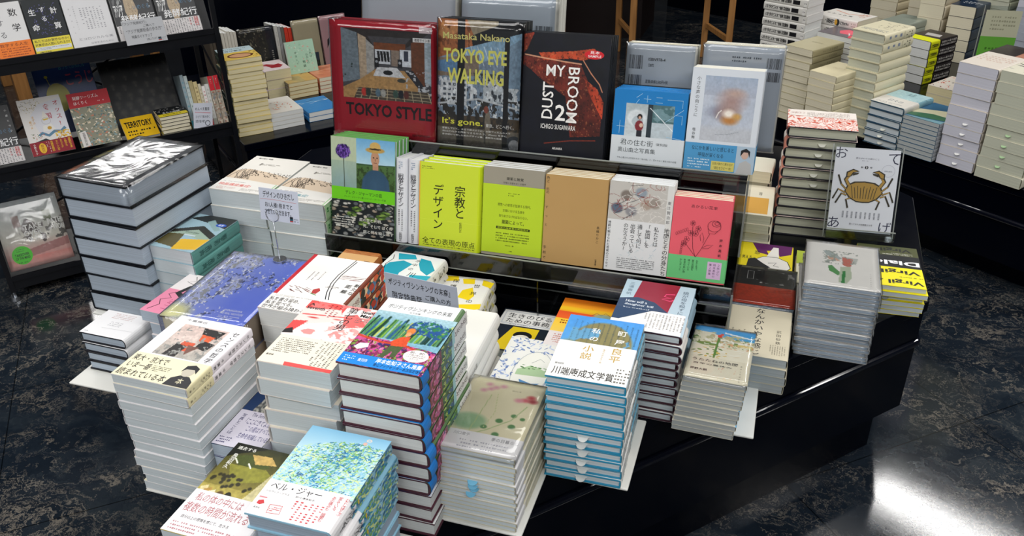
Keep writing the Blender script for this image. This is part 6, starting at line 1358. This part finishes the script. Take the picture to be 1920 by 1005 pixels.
# ================================================================== table behind at left
def bl(L, dep, z):
    a = R(49); return (-1.9 + L * math.cos(a) - dep * math.sin(a), 2.55 + L * math.sin(a) + dep * math.cos(a), z)
ZB = TB + .0005
stack(S('portrait', .130, .171, 'paper', 'd4c078', 'paperback with oval brown picture on yellow ground', [('r', 0, 0, 1, .6, 'd8b858'), ('e', .5, .28, .36, .2, '5a3418'), ('e', .5, .28, .3, .15, 'c89870'), ('s', 0, 0, .2, .6, 20, .1, .05, 40, 60, ['3a2c1c', '6a4c2c']), ('r', 0, .6, 1, 1, 'b8ccd0'), ('t', '文庫の女', .3, .66, .8, .78, K, .02), ('d', .1, .84, .9, .92, 1, '4a4a50')], 'yellow', spn='5c6c5c', back='6a6a58'),
      -1.907, 2.586, .66, 17, 47, ZB, allflip=True, edge='cream-edged paperback', sn='tall stack on the back left table', jit=.003)
stack(S('redblot', .112, .15, 'paper', 'dccccc', 'thick white paperback with dark red blot', [('p', [(.1, .4), (.3, .2), (.6, .25), (.7, .5), (.9, .6), (.6, .7), (.4, .55), (.2, .6)], '9a1c28'), ('l', [(.5, .6), (.8, .85)], .03, '9a5a5a')], 'yellow'), -2.036, 3.003, .49, 3, 49, ZB, edge='thick cream-edged paperback', sn='red blot stack', allflip=True)
stack(S('ochre', .128, .175, 'paper', 'c09448', 'paperback with ochre cover and brown lettering', [('t', '植物記', .06, .55, .3, .9, '5a3c14', .02), ('r', .4, 0, 1, .5, 'a89058'), ('s', 0, 0, 1, 1, 20, .4, .06, 10, 20, ['c8a058', 'b08840'])], 'yellow', spn='6a6258'), -1.949, 3.032, .437, 4, 50, ZB, allflip=True, edge='cream-edged paperback', sn='ochre cover stack')
stack(S('coral', .128, .175, 'paper', 'c87a58', 'paperback with coral orange cover beside the ochre one', [('s', 0, 0, 1, 1, 30, .5, .1, 15, 20, ['d08a60', 'b86a48', 'd8a080'])], 'cream'), -1.862, 3.135, .437, 4, 50, ZB, allflip=True, edge='cream-edged paperback', sn='coral cover stack')
stack(S('pastel', .128, .184, 'paper', 'dcd8d0', 'white paperback with loose pastel figures', [('s', .2, .2, .8, .8, 30, .15, .06, 60, 60, ['c89878', 'e0b090', 'a8b0a8', 'c86a48'])], 'white'), -1.821, 2.683, .435, 4, 49, ZB, allflip=True, edge='white-edged paperback', sn='pastel figure stack')
stack(S('bluesea', .128, .175, 'paper', '2a7ab8', 'paperback with bright blue sea cover', [('r', 0, .0, 1, .8, '2a7ab8'), ('s', 0, .6, 1, .9, 20, .4, .04, 0, 20, ['8ab8d8', '1c5c90', 'c8d8e0'])], 'white'), -1.729, 2.800, .409, 2, 49, ZB, allflip=True, edge='white-edged paperback', sn='blue sea stack')
q = .10
for i in range(9):
    c1 = '4a4238' if i < 4 else 'c8c4b8'; sp = S('vin%d' % i, .15, .252 - .003 * (i % 3), 'paper', c1, 'x', [], 'white', gloss=0, T=.0125, spn=c1, wrap=0)
    ob = book(sp, ('brown' if i < 4 else 'off-white') + ' spine-out book, %s from left along the back left row' % (ORD[i + 1] if i else 'first'), 'slim wrapped spines on the back left table', (0, 0, 0), (0, 0, 0), 'low')
    a = R(49); ux = Vector((math.cos(a), math.sin(a), 0)); nv = Vector((-math.sin(a), math.cos(a), 0)); t = R(4)
    ex = -nv * math.cos(t) + Vector((0, 0, 1)) * math.sin(t); ey = nv * math.sin(t) + Vector((0, 0, 1)) * math.cos(t)
    ob.matrix_world = Matrix.Translation(Vector(bl(q + .0125, .59, ZB + .002)) - ex * sp['W']) @ Matrix((ex, ey, -ux)).transposed().to_4x4(); q += .013
faceout(S('treephoto', .15, .255, 'flat', '2c2c28', 'wrapped dark book with grey bark photo and navy spine', [('s', 0, 0, .7, .7, 160, .12, .05, 80, 40, ['4a4638', '6a6454', '2c2a24', '8a8470']), ('s', .3, .6, 1, 1, 60, .15, .08, 60, 60, ['5a6c78', '8a98a0', '3a4450']), ('r', .78, 0, 1, 1, '141a28'), ('d', .84, .4, .94, .95, 1, 'a8a8a0', 1)], 'white', T=.016, wrap=1, name='photo_book', cat='photo book'), *bl(.222, .57, ZB), 1, 8, 49)
q = .376
for i, (c1, th) in enumerate((('b4b4ae', .014), ('8a8c8c', .012), ('5c5850', .014), ('b8301c', .016), ('b8301c', .016))):
    sp = S('grsp%d' % i, .15, .25 - .004 * i, 'paper', c1, 'x', [], 'white', gloss=0, T=th, spn=c1, sp=[('d', .3, .1, .7, .6, 1, '6a1c10' if i > 2 else '4a4a48', 1)])
    ob = book(sp, ['pale grey tall spine', 'mid grey tall spine', 'dark brown tall spine', 'left of two red spines', 'right of two red spines'][i] + ' beside the cream wrapped book', 'tall spines on the back left table', (0, 0, 0), (0, 0, 0), 'spine')
    a = R(49); ux = Vector((math.cos(a), math.sin(a), 0)); nv = Vector((-math.sin(a), math.cos(a), 0)); t = R(5)
    ex = -nv * math.cos(t) + Vector((0, 0, 1)) * math.sin(t); ey = nv * math.sin(t) + Vector((0, 0, 1)) * math.cos(t)
    ob.matrix_world = Matrix.Translation(Vector(bl(q + th, .57, ZB + .002)) - ex * sp['W']) @ Matrix((ex, ey, -ux)).transposed().to_4x4(); q += th + .0006
faceout(S('creamwrap', .118, .262, 'flat', 'c4b898', 'cream wrapped book with small dark landscape picture', [('r', .2, .55, .85, .78, '2c3a34'), ('r', .5, .55, .85, .68, '3a4c5c'), ('e', .45, .74, .2, .03, '5a6a48')], 'white', T=.018, wrap=1, name='photo_book', cat='photo book'), *bl(.453, .56, ZB), 1, 6, 49)
faceout(S('pinkface', .12, .265, 'flat', 'c89ca0', 'pink wrapped book with drawn face behind the red photo book', [('p', [(.2, .5), (.3, .36), (.6, .32), (.7, .42), (.65, .6), (.4, .72)], 'd8b8b4'), ('p', [(.16, .52), (.2, .38), (.45, .3), (.62, .34), (.3, .42)], '2a2428'), ('e', .5, .56, .05, .012, 'a03840')], 'white', T=.018, wrap=1, name='photo_book', cat='photo book'), *bl(.578, .56, ZB), 1, 6, 49)
faceout(S('mint', .125, .135, 'paper', 'a4c8b0', 'mint green book with pale motifs standing in front of the cream one', [('s', .05, .05, .95, .95, 60, .1, .06, 45, 90, ['b8d4c0', '94bca4', 'c8a898', 'b0ccb8']), ('v', 'これは', .82, .3, .56, .09, '3a5a44', .01), ('v', 'わたしの', .68, .42, .75, .09, '3a5a44', .01), ('v', '物語', .54, .6, .86, .1, '3a5a44', .01), ('v', '前田エマ', .3, .3, .75, .07, '3a5a44')], 'white', gloss=0, T=.016, edge='mint green book'), *bl(.385, .470, .4376), 1, 14, 49)

# ================================================================== table behind at right
YR = -35.7
def rs(id, W, D, k, cov, desc, x, y, zt, n, sn, ops=(), pg='sage', yaw=YR, edge='cream-edged book', **kw):
    so = {q: kw.pop(q) for q in ('spines', 'flips', 'slips', 'jit', 'allflip', 'dx') if q in kw}
    stack(S(id, W, D, k, cov, desc, ops, pg, **kw), x, y, zt, n, yaw, ZB, edge=edge, sn=sn, **so)
rs('olive', .12, .188, 'paper', 'b4ac8c', 'olive-beige paperback with faint title', .005, 3.329, .65, 11, 'olive-beige stack', [('t', '短歌研究', .3, .4, .7, .46, '8a8468')], 'cream', spines=(0, 1, 2), spn='9c9474', sp=[('v', '短歌研究ムック', .5, .2, .7, .5, '6a6448')], jit=.003)
rs('cream_a', .112, .168, 'paper', 'dcd2b0', 'cream paperback with faint tan lettering', .099, 3.197, .598, 9, 'low cream stack', [('d', .3, .4, .7, .5, 2, 'b8a888')], 'cream', jit=.003)
rs('tallcream', .131, .185, 'hard', 'ddd6b8', 'cream book with curled cover and brushy black lettering', .220, 3.249, .741, 11, 'tall cream stack with title spines', [('s', .3, .1, .95, .6, 40, .12, .02, 20, 60, [K, '3a3a3e', '5a5a58']), ('d', .1, .7, .8, .85, 3, '5a6a80')], 'sage', spines=(0, 1), edge='thick cream-edged book', sp=[('d', .2, .08, .8, .32, 3, '6a6a5a'), ('r', 0, .36, 1, .37, 'b8b498'), ('d', .2, .4, .8, .92, 3, '8a94a8')], band=dict(h=.0001, col='ddd6b8'), jit=.002)
rs('tealhard', .131, .183, 'hard', 'a8c8cc', 'pale teal hardback with white band', .313, 3.141, .524, 6, 'pale teal hardback stack', [('t', '風景', .4, .1, .6, .25, '5a7a84'), ('s', 0, 0, 1, .5, 30, .2, .06, 30, 60, ['b8d4d4', '98bcc4'])], 'cool', rim='2c4c64', spn='7aa4b0', spines=(0,), band=dict(h=.5, col='d0ccc4', ops=[('t', '日々の', .3, .3, .7, .55, '4a5a6a'), ('d', .1, .7, .8, .9, 2, '8a8a88')]), edge='hardback with navy board edge', slips=((range(3, 6), 'd8d8cc', .5),), jit=.003)
rs('seapaint', .130, .19, 'paper', '2c5c7c', 'paperback with navy, cream and green landscape cover', .420, 3.067, .506, 9, 'thin grey-edged stack', [('p', [(0, .5), (.6, .3), (1, .35), (1, .6), (.4, .62), (0, .75)], 'c8c4a4'), ('p', [(0, .75), (.5, .6), (1, .62), (1, .8), (.4, .9), (0, .92)], '3a6a4c'), ('p', [(.2, .95), (1, .85), (1, 1), (0, 1)], '7aa4b0')], 'grey', edge='thin grey-edged paperback', jit=.001, spn='b4b8bc', back='c0c4c8')
rs('whitecurl', .129, .18, 'paper', 'ddd4c8', 'white paperback with lifted pale pink cover', .539, 2.998, .716, 10, 'tall white-edged stack', [('d', .1, .2, .9, .6, 4, 'c8a898')], 'lilac', edge='white-edged paperback', slips=((range(5, 10), 'e4e4e0', .5),), jit=.002)
rs('creamright', .150, .20, 'paper', 'dcd8c4', 'cream paperback with black and white cover at right frame edge', .6465, 2.914, .720, 10, 'rightmost tall cream stack', [('s', 0, .1, 1, .9, 30, .3, .04, 10, 20, ['3a3a40', '8a8a88'])], 'sage', edge='thick cream paperback', slips=((range(5, 9), 'a8c89a', .45),), jit=.003)
spj = [('r', 0, .02, 1, .09, 'e4e2de'), ('d', .3, .03, .7, .12, 1, '6a6a6e', 1), ('r', .2, .18, .8, .34, '1c1c20'), ('v', '書類仕事しない女たち', .5, .38, .96, .6, K, .02)]
rs('shigoto', .128, .188, 'paper', 'dcdad6', 'white paperback, spine with black label and bold text', -.035, 3.735, .77, 13, 'white spine-out stack at back', [], 'white', yaw=-35.7 - 90 + 6, spn='dcdad4', sp=spj, spines=tuple(range(13)), edge='white paperback with black label spine')
spm = [('d', .2, .04, .8, .14, 2, '6a5a50', 1), ('e', .5, .46, .42, .045, '1c1c20'), ('e', .5, .50, .36, .035, 'd8a030'), ('v', 'まちあわせ', .5, .2, .42, .5, '3a3a3e'), ('v', '柚木麻子', .5, .56, .74, .6, K, .01), ('d', .3, .86, .7, .95, 1, '4a4a4e', 1)]
rs('machiawase', .135, .187, 'paper', 'e0dcd4', 'white paperback with orange-red strokes and black letters', .183, 3.793, .689, 9, 'white cartoon spine stack', [('l', [(.1, .1), (.4, .5), (.2, .9)], .04, 'd88a70'), ('v', '夏のすみか', .6, .3, .95, .13, K, .02), ('d', .1, .1, .5, .3, 3, 'c88a70')], 'cream', yaw=-35.7 - 90, spn='e0dcd6', sp=spm, spines=tuple(range(9)), edge='white paperback with cartoon spine')
rs('pinkmag', .165, .12, 'paper', '6a6468', 'magazine with hot pink and grey abstract cover', .115, 3.535, .655, 14, 'pink cover magazine stack', [('p', [(.4, .1), (.95, .2), (.8, .6), (.45, .7), (.3, .4)], 'e05a6c'), ('l', [(.6, .5), (.8, .9)], .03, 'd8d4d0'), ('p', [(.7, .7), (1, .6), (1, 1), (.8, 1)], 'd8465a')], 'white', name='magazine', cat='magazine', edge='grey-edged magazine')
rs('greygreen', .13, .19, 'paper', '8c9488', 'grey-green paperback', .40, 4.28, .54, 5, 'grey-green stack at back', [], 'grey')
rs('yearbox', .115, .15, 'paper', 'cfc5ae', 'cream book with small dark label', .565, 4.37, .665, 5, 'cream label stack at back', [('r', .3, .6, .9, .9, '14161c')], 'cream', yaw=-30)
rs('navytop', .115, .15, 'paper', '16283c', 'navy paperback with white lettering', .685, 4.31, .62, 5, 'navy-topped stack at back', [('t', 'ミステリー', .2, .3, .9, .6, 'c8ccd0', .02)], 'cream', yaw=-30, edge='thick cream-edged paperback')
rs('yellowblack', .13, .188, 'paper', '2c2522', 'dark brown book with broad yellow band', .476, 3.962, .552, 5, 'black and yellow stack', [('p', [(.2, .3), (.7, .28), (.8, .5), (.3, .52)], 'b8b4b0')], 'white', spn='231d1c', spines=tuple(range(5)), sp=[('v', '人文書院の本棚の世界史', .68, .04, .62, .3, 'd8d4cc', .02), ('v', '国境を越える歴史', .28, .04, .6, .34, 'e0dcd4', .02)], yaw=-39, edge='white-edged dark book with yellow band', band=dict(h=.33, col='d8dc18', spn='ccd014', sp=[('v', '全部読む', .5, .1, .9, .5, K, .03)]))
rs('redpattern', .12, .17, 'paper', 'd0c8bc', 'paperback with red and black scattered pattern', .539, 3.488, .49, 4, 'red pattern stack', [('s', 0, 0, 1, 1, 70, .12, .06, 30, 90, ['b83a24', '2a2a2e', 'c86a50', 'd0c8bc'])], 'yellow', edge='cream-edged paperback')
rs('salmon', .19, .17, 'paper', 'b07a64', 'paperback half dark brown and half salmon', .672, 3.36, .655, 7, 'brown and salmon stack', [('r', 0, 0, .5, 1, '2c2624'), ('s', .5, 0, 1, 1, 20, .3, .03, 0, 30, ['c08a74', 'a06a54'])], 'grey')
rs('wrapgreen', .145, .2, 'paper', 'a4a890', 'plastic-wrapped grey-green book', .815, 4.45, .735, 10, 'wrapped grey-green stack at top right', [], 'sage', wrap=1, yaw=-38)
rs('farwhite', .16, .2, 'paper', 'd4d4dc', 'white book at the top right corner', .955, 4.34, .72, 10, 'white stack at top right corner', [], 'lilac', yaw=-38, edge='white-edged book')
rs('farcream', .15, .2, 'paper', 'd0c4a4', 'cream book', .40, 4.90, .60, 5, 'cream stack at far back', [('d', .2, .2, .8, .5, 3, '9a8a6a')], 'cream', edge='cream book')
rs('farbeige', .11, .17, 'paper', 'c8bc98', 'beige book', .56, 4.72, .56, 4, 'beige stack at far back', [], 'cream', edge='beige book')
rs('fartan', .12, .18, 'paper', 'd8d4cc', 'plain white book', .88, 4.95, .60, 5, 'plain white stack at far back', [], 'white', edge='plain white book')
o = bpy.data.objects.new('poster_stand', None); COL.objects.link(o); o.location = (.70, 3.66, TB); o.rotation_euler = (0, 0, R(0)); tag(o, 'clear acrylic stand with green and cream leaflets on the right table', 'display stand')
m = MB(); m.box(0, 0, .001, .205, .004, .385); link('back_panel', m.mesh('back_panel', [M_ACRYL]), o)
m = MB(); m.box(.008, -.0012, .02, .13, -.0004, .37, hx('b0b098')); Page(m, (.008, -.0012, .37), (.122, 0, 0), (0, 0, -.35)).ops([('r', 0, .28, 1, 1, '5a9a34'), ('d', .2, .05, .9, .22, 4, '8a8a74'), ('d', .2, .38, .8, .5, 2, '3a6a1c')]); link('leaflet', m.mesh('leaflet', [M_PRINT]), o)
m = MB(); m.box(0, -.05, 0, .205, .05, .003); link('foot', m.mesh('foot', [M_ACRYL]), o)
m = MB(); m.box(-.001, -.001, .001, .0015, .005, .386); m.box(.2035, -.001, .001, .206, .005, .386); link('polished_edge', m.mesh('polished_edge', [M_EDGE]), o)
# covers are drawn one material, pages another; nothing else stands in the shop view
print('books', NB[0], 'objects', len(COL.objects))
